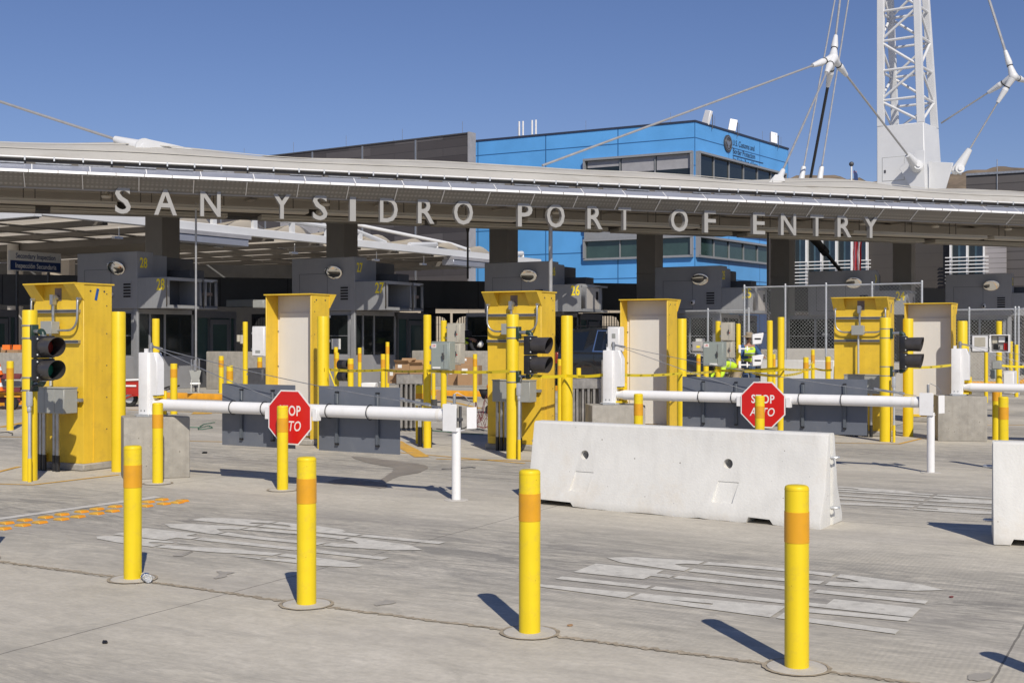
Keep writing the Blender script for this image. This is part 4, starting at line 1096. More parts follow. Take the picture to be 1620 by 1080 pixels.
def fin(label, tip, base_px, end, Zb):
    """lug plate on the roof with a cable clevis"""
    d3 = (end-tip).normalized(); o = thing('cable_anchor', label, 'cable anchor', tuple(tip), 0, 'roof cable anchors')
    back = Vector(P3(*base_px, Zb))-tip
    ax = Vector((back.x, back.y, 0)).normalized(); L_ = Vector((back.x, back.y)).length
    nrm = Vector((-ax.y, ax.x, 0)); m = MB()
    prof = [(-.25,-.12),(-.12,.16),(.06,.26),(.25,.24),(L_*.35,.17),(L_*.65,.06),(L_,back.z-.12),(L_,back.z-.5),(.3,-.9),(-.05,-.35)]
    vs = [ax*u+Vector((0,0,v))+nrm*w for w in (-.05,.05) for u, v in prof]; n = len(prof)
    m.add(vs, [(i,(i+1)%n,(i+1)%n+n,i+n) for i in range(n)]+[tuple(range(n-1,-1,-1)), tuple(range(n,2*n))]); m.build('lug_plate', 'mast_white', o, bevel=.01)
    m = MB()
    for s in (-1,1): m.cyl(nrm*(s*.055), nrm*(s*.11), .26, n=20); m.cyl(nrm*(s*.11), nrm*(s*.15), .12, n=14)
    m.cyl(d3*.1, d3*.95, .20, .09, 14); m.build('clevis', 'mast_white', o)
    m = MB(); m.cyl(d3*.9, end-tip, .038, n=8); m.build('cable', 'cable_steel', o)
    return o
fin('white cable anchor on the canopy roof above the letter A of SAN', P3(227,235,32.5), (372,247), P3(-260,76,36), 34.2)
for px, py, Z, l, e in ((1231,287,40.2,'white cable anchor lug on the canopy roof above the letter E of ENTRY', n1), ):
    t = P3(px, py, Z); o = thing('cable_anchor', l, 'cable anchor', tuple(t), 0, 'roof cable anchors')
    m = MB(); m.prism([(-.75,-.55),(-.1,.22),(.12,.22),(.18,-.55)], 'y', -.05, .05); m.build('lug_plate', 'mast_white', o)
    m = MB(); m.cyl((.0,-.10,.0),(.0,.10,.0),.20,n=18); d = (e-t).normalized(); m.cyl(d*.0, d*.7, .14, .08, 12); m.build('clevis', 'mast_white', o)
for px, py, Z, e in ((1449,262,52.8,n1),(1515,268,54,n2)):
    t = P3(px, py, Z); d = (e-t).normalized(); o = thing('cable_clevis', 'white forked clevis joining a cable to the %s foot of the mast' % ('left' if e is n1 else 'right'), 'cable clevis', tuple(t), 0)
    m = MB(); m.cyl(d*-.15, d*1.0, .26, .12, 14); m.build('fork', 'mast_white', o)
    m = MB(); m.cyl((0,-.3,0),(0,.3,0),.2,n=16); m.cyl((0,-.36,0),(0,.36,0),.1,n=12); m.build('pin', 'mast_white', o)
# ------------------------------------------------------------------ buildings behind
def rotz(v): return math.atan2(v.y, v.x)
def blue_building():
    cx, cy, H = 13.5, 90.0, 17.55
    o = thing('blue_building', 'bright blue clad office building with dark ribbon windows, lettered U.S. Customs and Border Protection', 'building', (cx, cy, 0), TH)
    r = Vector((.596, .803)); rl = Vector((r.dot(T), r.dot(C))); Lr = 16.6; Ll = 34.0
    A = Vector((0,0)); B = rl*Lr; Dn = Vector((-Ll,0)); E = Vector((-Ll,22)); G = B+Vector((-10,8))
    poly = [(Dn.x,Dn.y),(A.x,A.y),(B.x,B.y),(G.x,G.y),(E.x,E.y)]
    m = MB(); m.prism(poly, 'z', 0, H); m.build('wall', 'blue_clad', o, smooth=False)
    m = MB(); m.prism([(Dn.x,Dn.y-.06),(.05,-.06),(B.x+.08,B.y),(G.x,G.y),(E.x,E.y)], 'z', H+.003, H+.14); m.build('roof_edge', 'dark_text', o)
    def bandwin(org, dirv, L0, L1, z0, z1, n, gl, sash=True):
        a = math.atan2(dirv.y, dirv.x); W = L1-L0
        f = MB(); t = .16
        f.box(L0-t,L1+t,-.38,-.003,z1,z1+t); f.box(L0-t,L1+t,-.30,-.003,z0-t,z0); f.box(L0-t,L0,-.36,-.003,z0,z1); f.box(L1,L1+t,-.36,-.003,z0,z1)
        for k in range(1,n): f.box(L0+W*k/n-.035,L0+W*k/n+.035,-.16,-.003,z0,z1)
        fr = f.build('window', 'booth_frame', o, (org.x,org.y,0), a)
        g = MB(); g.box(L0,L1,-.06,-.003,z0,z1); g.build('pane', gl, fr)
        if sash:
            g = MB(); rr = random.Random(int(z0*7+L1))
            for k in range(n):
                hb = rr.choice((.25,.5,.0,.7))
                if hb: g.box(L0+W*k/n+.12,L0+W*(k+1)/n-.12,-.072,-.064,z1-(z1-z0)*hb,z1-.02)
            if g.v: g.build('blind', 'corrugated_grey', fr)
    left = Vector((1,0))
    for z0, z1, gl in ((13.1,15.25,'glass_dark'),(10.0,12.6,'glass_green'),(7.75,9.05,'glass_green')):
        bandwin(Vector((0,0)), left, -8.84, -.25, z0, z1, 3, gl, z0 > 12)
        bandwin(Vector((0,0)), rl, .25, Lr-1.2, z0, z1, 6, gl, False)
    m = MB(); m.box(-8.9,-.1,-.34,-.31,9.22,9.82); m.build('spandrel', 'booth_frame', o)
    a = math.atan2(rl.y, rl.x)
    def onr(d, z, body, h, sx=.85): text('lettering', body, h, 'dark_text', o, (rl.x*d+rl.y*.03, rl.y*d-rl.x*.03, z), (R(90),0,a), align='LEFT', sx=sx)
    onr(6.15, 16.62, 'U.S. Customs and', .46); onr(6.15, 15.98, 'Border Protection', .46); onr(6.15, 15.36, 'San Ysidro Port of Entry', .40, .82)
    m = MB(); m.box(6.15,11.6,-.05,-.02,15.82,15.86); m.build('rule_line', 'dark_text', o, (0,0,0), a)
    sc = Vector((rl.x*5.25, rl.y*5.25))
    e = MB(); e.cyl((5.25,-.10,16.62),(5.25,-.02,16.62),.66,n=32); em = e.build('seal', 'steel_dark', o, (0,0,0), a)
    e = MB(); e.lathe([(.48,-.0),(.52,.0),(.52,.03),(.48,.03)], 32); e.build('seal_ring', 'galv', em, (5.25,-.135,16.62), (R(-90),0,0))
    e = MB(); e.prism([(5.25,16.86),(5.31,16.80),(5.33,16.72),(5.58,16.88),(5.62,16.72),(5.48,16.52),(5.34,16.46),(5.36,16.30),(5.25,16.22),(5.14,16.30),(5.16,16.46),(5.02,16.52),(4.88,16.72),(4.92,16.88),(5.17,16.72),(5.19,16.80)], 'y', -.13, -.105); e.build('seal_eagle', 'galv', em)
    # roof aerials
    for px in (812, 818, 832.5, 838.5):
        k = (px-CX)/F; w = (cx-k*cy)/(T.x - k*T.y*-1 if False else (T.x+k*(-T.y))) if False else None
        t_ = (k*cy-cx)/(T.x-k*T.y); m = MB(); m.cyl((t_,1.0,H-.2),(t_,1.0,H+.35),.02,n=6); m.cyl((t_,1.0,H+.35),(t_,1.0,H+1.5),.075,n=8); m.build('aerial', 'white_paint', o)
    for px, az in ((1119.5,1.2),(1160,2.1),(1225,2.4)):
        k = (px-CX)/F; d = (k*cy-cx)/(r.x-k*r.y); q = rl*d
        m = MB(); m.cyl((0,0,-.2),(0,0,1.0),.045,n=8); m.cyl((.2,.2,-.2),(.2,.2,.9),.03,n=6); m.cyl((0,0,.8),(.2,.2,.8),.03,n=6); p = m.build('antenna_mast', 'steel_dark', o, (q.x, q.y+.3, H), 0)
        m = MB(); m.box(-.14,.14,-.30,.30,-.45,.62); b = m.build('panel_antenna', 'white_paint', p, (-.1,-.2,.55), bevel=.03); b.rotation_euler = (R(14), R(24 if az > 1.5 else 8), az)
    for d in (-27,-21,-15,-9,-2): m = MB(); m.cyl((d,.2,H),(d,.2,H+.9),.014,n=5); m.build('lightning_rod', 'galv', o)
    for d in (3,7.2,11.4,15): q = rl*d; m = MB(); m.cyl((q.x,q.y+.2,H),(q.x,q.y+.2,H+.9),.014,n=5); m.build('lightning_rod', 'galv', o)
blue_building()
def dark_building():
    x, y = atz(741, 88); H = 16.35
    o = thing('screen_wall_building', 'long dark grey building clad in staggered boards, with a pale end fin', 'building', (x, y, 0), TH-R(5))
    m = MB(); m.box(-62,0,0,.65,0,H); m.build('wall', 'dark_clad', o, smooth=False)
    m = MB(); m.box(.003,.14,-.1,.72,0,H+.12); m.build('end_fin', 'corrugated_grey', o)
    m = MB(); m.box(-60,0,-.06,.4,H+.003,H+.10); m.build('roof_edge', 'steel_dark', o)
    m = MB()
    for k in range(11): m.box(-4.9-5.2*k,-4.75-5.2*k,-.05,-.003,0,H-.03)
    pieces(m, 'seam_batten', 'galv', o)
    for k in range(8): m = MB(); m.cyl((-.6-5.6*k,.1,H),(-.6-5.6*k,.1,H+.95),.016,n=5); m.build('lightning_rod', 'galv', o)
dark_building()
def admin():
    x, y = atz(1235, 85)
    o = thing('office_block', 'dark brown office block with tall windows behind white louvres, seen under the canopy at right', 'building', (x, y, 0), TH)
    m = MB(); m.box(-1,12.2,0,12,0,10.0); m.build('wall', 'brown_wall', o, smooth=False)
    for a, n in ((.9, 5), (11.35, 2)):
        z0, z1 = 5.0, 9.4
        g = MB(); g.box(a,a+n*1.02,-.05,-.003,z0,z1); w = g.build('window', 'glass_blue', o)
        f = MB()
        for k in range(n+1): f.box(a+k*1.02-.05,a+k*1.02+.05,-.5,-.055,z0,z1)
        pieces(f, 'mullion', 'canopy_white', w)
        f = MB()
        for k in range(n): f.box(a+k*1.02+.08,a+k*1.02+.42,-.062,-.055,z0,z1)
        pieces(f, 'curtain', 'glass_dark', w)
        f = MB()
        for k in range(8): f.box(a-.3,a+n*1.02+.3,-.62,-.52,z0+.15+k*.235,z0+.21+k*.235)
        pieces(f, 'louvre', 'canopy_white', w)
    m = MB(); m.box(13.45,14.7,-.3,-.003,3,10.2); m.build('siding_panel', 'siding', o, smooth=False)
    m = MB(); m.box(10.2,16,-.02,4,0,4.0); 
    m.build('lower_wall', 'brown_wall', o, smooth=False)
    o2 = thing('long_warehouse', 'long dark building with horizontal siding right of the mast, hills behind it', 'building', (x, y, 0), TH)
    m = MB(); m.box(12.203,50,.3,14,0,12.15); m.build('wall', 'siding_dark', o2, smooth=False)
    m = MB(); m.box(12.2,50,.2,1,12.153,12.3); m.build('roof_edge', 'galv', o2)
    for k in range(5): m = MB(); m.cyl((14.1+2.6*k,.25,8),(14.1+2.6*k,.25,13.1 if k == 0 else 12.1),.03,n=6); m.build('downpipe', 'galv', o2)
admin()
def flag():
    x, y = atz(1347, 70)
    o = thing('flagpole', 'white flagpole with a ball top standing before the office block', 'flagpole', (x, y, 0), 0)
    m = MB(); m.cyl((0,0,0),(0,0,11.5),.09,.05,12); m.build('pole', 'canopy_white', o)
    m = MB(); m.sphere((0,0,11.6), .14, 14, 10); m.build('ball_finial', 'steel_dark', o)
    f = thing('flag', 'limp stars and stripes flag hanging from the white flagpole', 'flag', (x+.08, y-.02, 0), 0)
    for k in range(9):
        m = MB(); vs = []; n = 22; x0 = k*.048
        for i in range(n+1):
            z = 11.2-5.7*i/n; w = .02+.05*min(1, i/8); sway = .05*math.sin(i*.55)+.03*math.sin(i*1.3+k)
            for q in (0,1):
                for dy in (-.012,.012):
                    vs.append((.03+(x0+q*.048)*(.35+.65*min(1,i/9))+sway*.6, math.sin(k*1.9+q*1.9)*.12*min(1,i/6)+dy, z))
        fs = []
        for i in range(n):
            a = 4*i; fs += [(a,a+4,a+6,a+2),(a+1,a+3,a+7,a+5),(a,a+1,a+5,a+4),(a+2,a+6,a+7,a+3)]
        m.add(vs, fs); m.build('stripe', 'flag_red' if k % 2 == 0 else 'flag_white', f)
    m = MB(); m.prism([(.02,11.25),(.22,11.0),(.34,9.4),(.02,9.2)], 'y', -.17, -.13); m.build('canton', 'sign_blue', f)
flag()
def hills():
    rr = random.Random(4); me = MB(); nx, ny = 150, 16
    ridge = [(900,300),(1100,287),(1240,281),(1300,278.5),(1390,286),(1500,277),(1560,266.5),(1620,264),(1750,270),(2000,255),(2400,280)]
    def rz(px):
        for (a,b),(c,d) in zip(ridge[:-1], ridge[1:]):
            if a <= px <= c: return b+(d-b)*(px-a)/(c-a)
        return 300
    from mathutils import noise as nz
    vs = []; fs = []
    for j in range(ny+1):
        v = j/ny
        for i in range(nx+1):
            px = 900+1500*i/nx; Z = 640+300*v; x = (px-CX)/F*940*(.75+.25*v)
            top = hgt(rz(px), 940)
            z = top*(v**.75) + (nz.noise(Vector((px*.03, v*6, 1)))*8+nz.noise(Vector((px*.11, v*14, 5)))*4)*min(1, 2*(1-abs(v-.5)))*(.3+.7*(1-v)) + (rr.uniform(-.6,1.4) if j == ny else 0)
            vs.append((x, Z, max(-1, z)))
    w = nx+1
    for j in range(ny):
        for i in range(nx): fs.append((j*w+i, j*w+i+1, (j+1)*w+i+1, (j+1)*w+i))
    me.add(vs, fs); kind(me.build('hills', 'hill_scrub'), 'structure')
hills()
def back_walls():
    x, y = atz(632, 70); m = MB(); m.box(0,14.5,0,.5,0,3.75)
    tag(m.build('tiled_wall', 'tile_beige', None, (x,y,0), R(-6), smooth=False), 'beige tiled wall seen in the gap under the dark bridge wall', 'wall')
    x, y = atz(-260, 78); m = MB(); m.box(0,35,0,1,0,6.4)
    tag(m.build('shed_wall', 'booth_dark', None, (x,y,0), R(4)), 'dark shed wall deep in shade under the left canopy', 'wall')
    x, y = atz(66, 58); m = MB(); m.box(0,1.6,0,.4,0,5.3)
    tag(m.build('pier_wall', 'beige_wall', None, (x,y,0), R(-20)), 'beige pier behind the Secondary Inspection sign', 'wall')
    # stair flight with white rails against the beige wall
    x, y = atz(862, 64); o = thing('stair_rail', 'sloping white stair rail in front of the beige wall behind the dark car', 'railing', (x, y, 0), 0)
    m = MB(); m.tube([(0,0,3.4),(3.2,0,1.9),(3.6,0,1.7)], .05, 6); m.build('hand_rail', 'canopy_white', o)
    m = MB(); m.tube([(0,0,2.9),(3.2,0,1.4),(3.6,0,1.2)], .04, 6); m.build('lower_rail', 'canopy_white', o)
    m = MB()
    for k in range(7): m.cyl((.2+k*.5,0,3.3-k*.235),(.2+k*.5,0,0),.03,n=6)
    pieces(m, 'rail_post', 'canopy_white', o)
back_walls()
# ------------------------------------------------------------------ the lower canopy of the secondary area
def lower_canopy():
    a = Vector((-15.5, 40.0)); b = Vector((.7, 66.0)); K = 1.25; d = (b-a); L_ = d.length; ang = math.atan2(d.y, d.x)
    o = thing('lower_canopy', 'lower canopy of white steel beams and beige fabric panels beyond the booths at left', 'canopy', (a.x*K, a.y*K, -.43), ang)   # x along the edge, y to the left
    o.scale = (K, K, K)
    m = MB(); m.box(0,L_+1.5,-.15,.15,5.66,5.98); m.build('edge_beam', 'mast_white', o, bevel=.02)
    m = MB(); m.box(-.3,0,-.15,30,5.60,5.98); m.build('end_beam', 'mast_white', o, bevel=.02)
    D = 26; n = 12
    for k in range(n):
        x = L_*k/(n-1)
        m = MB(); m.box(x-.12,x+.12,.16,D,5.58,5.78); m.build('cross_beam', 'soffit_dark', o)
    for k in range(n-1):
        x0 = L_*k/(n-1)+.1; x1 = L_*(k+1)/(n-1)-.1
        vs = []; fs = []; nu, nv = 8, 24
        for i in range(nu+1):
            for j in range(nv+1):
                u = i/nu; v = j/nv
                vs.append((x0+(x1-x0)*u, .2+(D-.3)*v, 5.90+.45*math.sin(math.pi*u)*(1-.5*abs(math.sin(v*math.pi*3)))))
        for i in range(nu):
            for j in range(nv): q = i*(nv+1)+j; fs.append((q,q+1,q+nv+2,q+nv+1))
        m = MB(); m.add(vs, fs); m.build('fabric_panel', 'fabric_shade', o)
    for y in (2.2, 4.5, 7, 9, 13.5, 18, 22.5):
        m = MB(); m.tube([(0,y,5.50),(L_,y,5.50)], .04, 6); m.build('purlin_pipe', 'soffit_dark', o)
    # bowstring chord over the edge
    m = MB(); x0, x1 = L_*.24, L_*.60
    m.tube([(x0-2.2,0,6.0),(x0,0,6.38),(x0+3,0,6.48),(x1-2,0,6.36),(x1,0,6.0)], .10, 8)
    for k in range(5): xx = x0+.4+k*2.2; m.box(xx-.1,xx+.1,-.08,.08,5.98,6.40)
    m.build('bow_chord', 'mast_white', o)
    m = MB(); m.tube([(L_*.66,0,6.0),(L_*.73,0,6.15),(L_*.73,0,6.0)], .13, 8); m.tube([(L_*.93,0,6.0),(L_*.99,0,6.2),(L_*.99,0,6.0)], .13, 8); m.build('end_tube', 'mast_white', o)
    for f0, f1 in ((.176,.305),(.765,.87)):
        m = MB(); m.box(L_*f0,L_*f1,-.3,.4,5.22,5.50); g = m.build('gutter_box', 'canopy_panel', o, bevel=.02)
        m = MB(); m.box(L_*f0,L_*f1+.1,-.34,.3,5.503,5.655)
        m.build('gutter_lid', 'corrugated_grey', g)
        m = MB(); m.box(L_*(f0+.01),L_*(f1-.02),.42,D,5.20,5.44); m.build('gutter_run', 'soffit_dark', g)
    for f in (.18,.45,.75,1.0):
        for y in (9, 20):
            m = MB(); m.cyl((L_*f,y,0),(L_*f,y,5.45),.22,n=14); m.build('column', 'column_grey', o)
    for f in (.12,.28,.42,.60,.72):
        m = MB(); m.cyl((L_*f,.5,5.6),(L_*f,.5,5.25),.02,n=6); m.box(L_*f-.25,L_*f+.12,.42,.58,5.17,5.25); m.build('hung_lamp', 'mast_white', o)
    m = MB(); m.box(L_*.60,L_*.665,4,6.4,6.0,7.6); h = m.build('roof_house', 'corrugated_grey', o, bevel=.01)
    m = MB(); m.box(L_*.612,L_*.65,3.96,3.995,6.95,7.35); m.build('house_opening', 'hole_black', h)
    m = MB(); m.tube([(L_*.668,3.9,7.25),(L_*.80,.6,6.35),(L_*.84,.3,6.1)], .085, 8); m.cyl((L_*.667,3.95,7.25),(L_*.68,3.6,7.18),.14,n=10); m.build('strut_tube', 'mast_white', o)
    m = MB(); m.tube([(L_*.50,1,6.6),(L_*.585,3.4,7.3)], .10, 8); m.tube([(L_*.55,1,6.2),(L_*.585,3.4,7.3)], .08, 8); m.build('strut_tube', 'mast_white', o)
lower_canopy()
def second_sign():
    x, y = atz(15, 36.2)
    o = thing('direction_sign', 'white and blue sign reading Secondary Inspection, Inspección Secundaria', 'sign', (x, y, 0), TH)
    m = MB(); m.box(-.06,0,0,1.9,3.65,4.25); b = m.build('board', 'panel_white', o, bevel=.006)
    m = MB(); m.box(.002,.006,.03,1.87,3.67,3.955); m.build('blue_half', 'sign_blue', b)
    text('lettering', 'Secondary Inspection', .155, 'sign_blue', b, (.005,.95,4.03), FACE_END, offset=.018, sx=.80)
    text('lettering', 'Inspección Secundaria', .155, 'letter_white', b, (.010,.95,3.74), FACE_END, offset=.012, sx=.80)
    for yy in (.35,1.5): m = MB(); m.box(-.13,-.065,yy-.03,yy+.03,0.15,4.1); m.build('sign_post', 'steel_dark', o)
second_sign()
# ------------------------------------------------------------------ chain link fences
def fence(label, a, b, z0, z1, posts, wire=.0018, gap=.072, mats='galv'):
    a = Vector(a); b = Vector(b); d = b-a; L_ = d.length; H = z1-z0
    o = thing('chain_link_fence', label, 'fence', (a.x, a.y, z0), math.atan2(d.y, d.x), 'chain link fences')
    m = MB(); n = int((L_+H)/(gap*1.414))
    def seg(x0, zz0, x1, zz1, y):
        # clip to the panel
        if x0 < 0: zz0 += (0-x0)*(zz1-zz0)/(x1-x0); x0 = 0
        if x1 > L_: zz1 -= (x1-L_)*(zz1-zz0)/(x1-x0); x1 = L_
        if x1-x0 > .02: m.cyl((x0,y,zz0),(x1,y,zz1), wire, n=4, cap=False)
    for k in range(n+1):
        x = -H + k*gap*1.414
        seg(x, 0, x+H, H, -.004); seg(x, H, x+H, 0, .004)
    m.build('mesh', mats, o, smooth=False)
    for p in posts:
        m = MB(); m.cyl((p*L_,.03,-z0),(p*L_,.03,H+.05),.03,n=10); m.sphere((p*L_,.03,H+.05),.034,10,6); m.build('fence_post', 'galv_bright', o)
    m = MB(); m.cyl((0,.03,H),(L_,.03,H),.022,n=8); m.cyl((0,.03,.02),(L_,.03,.02),.012,n=6); m.build('top_rail', 'galv_bright', o)
fence('tall chain link fence rising behind the right yellow cabinets', atz(1177,36.2), atz(1458,33.4), .95, 3.14, (0,.245,.48,.735,1.0))
fence('lower chain link fence in front of booth 25', atz(1084,38.6), atz(1184,37.4), .15, 2.49, (.36,.93,1))
fence('lower chain link fence at the right edge in front of booth 23', atz(1500,36.6), atz(1680,34.6), .15, 2.48, (.19,.60,.63,1))
def steel_frame(label, px, Z, w, h, gus=True):
    x, y = atz(px, Z); o = thing('steel_gate_frame', label, 'gate frame', (x, y, 0), R(-14), 'black steel gate frames')
    m = MB(); m.box(0,.10,0,.10,0,h); m.box(w-.10,w,0,.10,0,h); m.box(.10,w-.10,0,.10,h-.12,h); m.build('frame', 'black_metal', o)
    m = MB()
    for s, xx in ((1,.10),(-1,w-.10)):
        m.prism([(xx,h-.12),(xx+s*.28,h-.12),(xx+s*.10,h-.18),(xx,h-.38)], 'y', .02, .08)
    pieces(m, 'corner_gusset', 'black_metal', o)
    m = MB(); k = .2
    while k < w-.12: m.box(k,k+.03,.045,.058,.12,h-.12); k += .10
    m.build('bars', 'steel_dark', o)
for l, px, Z, w, h in (('black steel gate frame just right of booth 27', 566, 43, 1.35, 2.55), ('black steel gate frame behind the maroon bins', 618, 44, 1.0, 2.55), ('black steel gate frame behind the thick post beside the bins', 668, 45, 1.05, 2.55), ('wide black steel gate frame right of the cream control boxes', 716, 45, 2.0, 2.55),
                       ('black steel gate frame behind the dark car', 922, 47, 1.5, 2.6), ('low black steel gate frame left of the one behind the dark car', 880, 48, 1.1, 2.4), ('black steel gate frame left of the ticket machine', 398, 44, 1.3, 2.5)):
    steel_frame(l, px, Z, w, h)
# ------------------------------------------------------------------ lesser bollards and posts
def byz(px, Z, top, z=0.0): x, y = atz(px, Z); return x, y, hgt(top, Z)-z
SM = [  # px, Z, top y, width px, kerb height, band, label
 (16, 21.8, 571, 11, 0, 1, 'yellow bollard at the far left edge beside the trailer'),
 (246.5, 28.5, 504, 11.5, 0, 0, 'tall yellow post rising behind the left hinge post'),
 (219, 42, 553, 6.5, .15, 1, 'thin yellow bollard against booth 28, above the red wheelbarrow'),
 (259, 43, 543, 5.5, .15, 1, 'thin yellow bollard directly right of the left hinge post'),
 (270.5, 44, 544, 5, .15, 1, 'thin shaded yellow bollard in front of the booth 28 door'),
 (283.5, 39, 544, 6.5, .15, 1, 'yellow bollard left of the steel anchor bracket'),
 (300, 44, 544, 5.5, .15, 1, 'thin shaded yellow bollard behind the steel anchor bracket'),
 (275, 25.3, 575, 11, 0, 1, 'yellow bollard with a band, standing behind the left boom by the wheelbarrow handles'),
 (350, 33, 563, 8, 0, 1, 'yellow bollard in front of the concrete crash wall right of booth 28'),
 (363.5, 24.5, 578, 10.5, 0, 1, 'shorter yellow bollard behind the left grey panel'),
 (388, 31, 509, 8, 0, 0, 'tall yellow post carrying a small camera, left of the white meter cabinet'),
 (411, 32, 565, 8, 0, 1, 'yellow bollard under the white meter cabinet'),
 (531.5, 33, 549, 6.5, 0, 1, 'yellow bollard behind another, right of the open left cabinet'),
 (533, 28, 558, 7, 0, 1, 'yellow bollard beside the black signal heads before booth 27'),
 (554.7, 27, 567, 9.5, 0, 1, 'stout yellow bollard right of the black signal heads'),
 (569, 31, 550, 6, 0, 1, 'slim yellow bollard before the corner of booth 27'),
 (589.5, 40, 541, 5.2, .15, 1, 'thin yellow bollard under the sign box of booth 27'),
 (606, 29, 560, 7.5, 0, 1, 'yellow bollard left of the cardboard boxes, nearer of two'),
 (613, 37, 541, 6, .15, 1, 'yellow bollard left of the cardboard boxes, farther of two'),
 (676, 18.3, 498, 12.5, 0, 0, 'tall yellow post carrying the grey-green control box marked LBI at left'),
 (686, 30, 590, 6, 0, 0, 'low yellow post behind the tall one with the left control box'),
 (702, 27.5, 507, 9.5, 0, 0, 'tall yellow post carrying two cream control boxes at left'),
 (751.5, 31.2, 560, 7, 0, 1, 'yellow bollard in front of the large cardboard boxes'),
 (885.5, 23.4, 568, 7, 0, 1, 'thin yellow bollard behind the thick post left of the dark car'),
 (915.5, 29.8, 582, 7.5, 0, 0, 'yellow bollard behind the steel rack by the dark car'),
 (1105, 35, 560, 6.5, 0, 1, 'yellow bollard before the headlight of the dark car'),
 (1136, 29, 508, 8.5, 0, 0, 'tall yellow post carrying two cream control boxes at right'),
 (1117, 27.5, 541, 8.5, 0, 0, 'yellow post behind the right grey-green control box marked LBI'),
 (1168, 32, 512, 7.3, 0, 0, 'tall yellow post with white camera arms beside the worker in a sun hat'),
 (1235.5, 21.5, 501.6, 11, 0, 0, 'tall yellow post right of the middle stop sign, thicker of the pair'),
 (1218, 27, 507, 9, 0, 0, 'tall yellow post right of the middle stop sign, thinner of the pair'),
 (1224.5, 32, 560, 5, 0, 1, 'short yellow bollard behind the thinner tall post by the middle stop sign'),
 (1275, 28, 565, 8.5, 0, 1, 'yellow bollard before the white barrier under the tall fence, left of three'),
 (1286, 31, 553, 6, 0, 1, 'thin yellow bollard with a grey top before the white barrier under the tall fence'),
 (1310, 28.5, 564, 8.5, 0, 1, 'yellow bollard before the white barrier under the tall fence, right of three'),
 (1580.5, 27.5, 508, 9, 0, 0, 'tall yellow post carrying the open white control box'),
 (1529, 30, 545, 7, 0, 0, 'yellow post behind the right hinge post'),
 (1560, 31, 538, 6, 0, 0, 'yellow fence post left of the open white control box post'),
 (1608, 34, 545, 6, 0, 0, 'yellow post before the chain link fence at the right edge'),
 (1599, 36, 540, 6, 0, 0, 'farther yellow post before the chain link fence at the right edge'),
]
for px, Z, top, w, kz, bd, l in SM:
    x, y, h = byz(px, Z, top, kz)
    bollard(x, y, l, h=h, r=w/2*Z/F, z=kz, bandm=bool(bd), top=.10, low=.26, group='yellow bollards and posts around the islands', body='yellow_post', n=18)

# ------------------------------------------------------------------ control boxes and small equipment
def ebox(name, label, cat, px0, px1, py0, py1, Z, dep, material, rot=TH, group=None, handle=True, sticker=None, plate=None, feet=True, hinge=True):
    k = abs(math.cos(rot)) - 0*math.sin(rot); x, y = atz(px0, Z); h0, h1 = hgt(py1, Z), hgt(py0, Z)
    w = (px1-px0)*Z/F/max(.5, math.cos(rot)+math.sin(-rot)*((px0+px1)/2-CX)/F)
    o = thing(name, label, cat, (x, y, h0), rot, group); H = h1-h0
    m = MB(); m.box(0,w,0,dep,0,H); m.build('case', material, o, bevel=.006)
    m = MB(); m.box(.012,w-.012,-.018,-.001,.012,H-.012); d = m.build('door', material, o, bevel=.006)
    m = MB(); m.box(.01,w-.01,.0,dep,H+.001,H+.014); m.build('rain_lid', material, o)
    if handle:
        m = MB(); m.box(w*.72,w*.76,-.05,-.019,H*.40,H*.55); m.cyl((w*.74,-.045,H*.42),(w*.74,-.06,H*.62),.014,n=8); m.build('handle', 'steel_dark', d)
        m = MB(); m.box(w*.73,w*.75,-.024,-.019,H*.08,H*.92); m.build('latch_rod', 'galv', d)
    if hinge:
        m = MB()
        for zz in (.2,.75): m.box(-.012,.012,-.024,-.0185,H*zz,H*zz+.05)
        m.build('hinge', 'galv', d)
    if sticker:
        m = MB(); m.box(w*.06,w*.32,-.021,-.0185,H*.80,H*.95); s = m.build('label_plate', 'paper_white', d)
        text('lettering', sticker, H*.085, 'sign_red', s, (w*.19,-.0215,H*.84), FACE_NEAR, offset=.01)
    if plate:
        m = MB(); m.box(w*plate[0],w*plate[1],-.021,-.0185,H*plate[2],H*plate[3]); m.build('rating_plate', plate[4], d)
    return o
def legs(o, xs, z, r=.02):
    for a, yy in xs:
        m = MB(); m.cyl((a,yy,-z),(a,yy,0),r,n=8); m.build('conduit_leg', 'galv', o)
gb = 'control boxes on posts'
o = ebox('control_box', 'grey-green control box with an LBI plate, left of the middle yellow cabinet', 'control box', 682, 711, 541.5, 585, 17.6, .16, 'box_greygreen', group=gb, sticker='LBI', plate=(.12,.55,.05,.12,'paper_white'))
o = ebox('control_box', 'grey-green control box with an LBI plate, before the right fence', 'control box', 1112, 1144, 541.5, 579, 24, .2, 'box_greygreen', group=gb, sticker='LBI', plate=(.35,.75,.05,.13,'paper_white'))
for a, b, t in (((707,728,512,542.5),27.2,'upper cream control box of the pair left of the middle cabinet'), ((707,728,543.5,575),27.2,'lower cream control box of the pair left of the middle cabinet'),
                ((1140,1158.5,510.5,539),28.6,'upper cream control box of the pair before the right fence'), ((1144,1158.5,540,566),28.6,'lower cream control box of the pair before the right fence')):
    q = ebox('control_box', t, 'control box', *a, b, .2, 'box_cream', group=gb, plate=(.66,.82,.42,.47,'sign_red'))
ebox('control_box', 'brownish grey control box with a yellow sticker, left of the right LBI box', 'control box', 1095, 1111, 541, 556, 27, .2, 'column_grey', group=gb, handle=False, plate=(.45,.8,.40,.62,'number_yellow'))
ebox('meter_cabinet', 'white wall cabinet with two dark hinges, hanging left of the open left yellow cabinet', 'cabinet', 399, 418, 517, 563, 30, .25, 'white_paint', handle=False, plate=(.3,.7,.1,.2,'box_grey'))
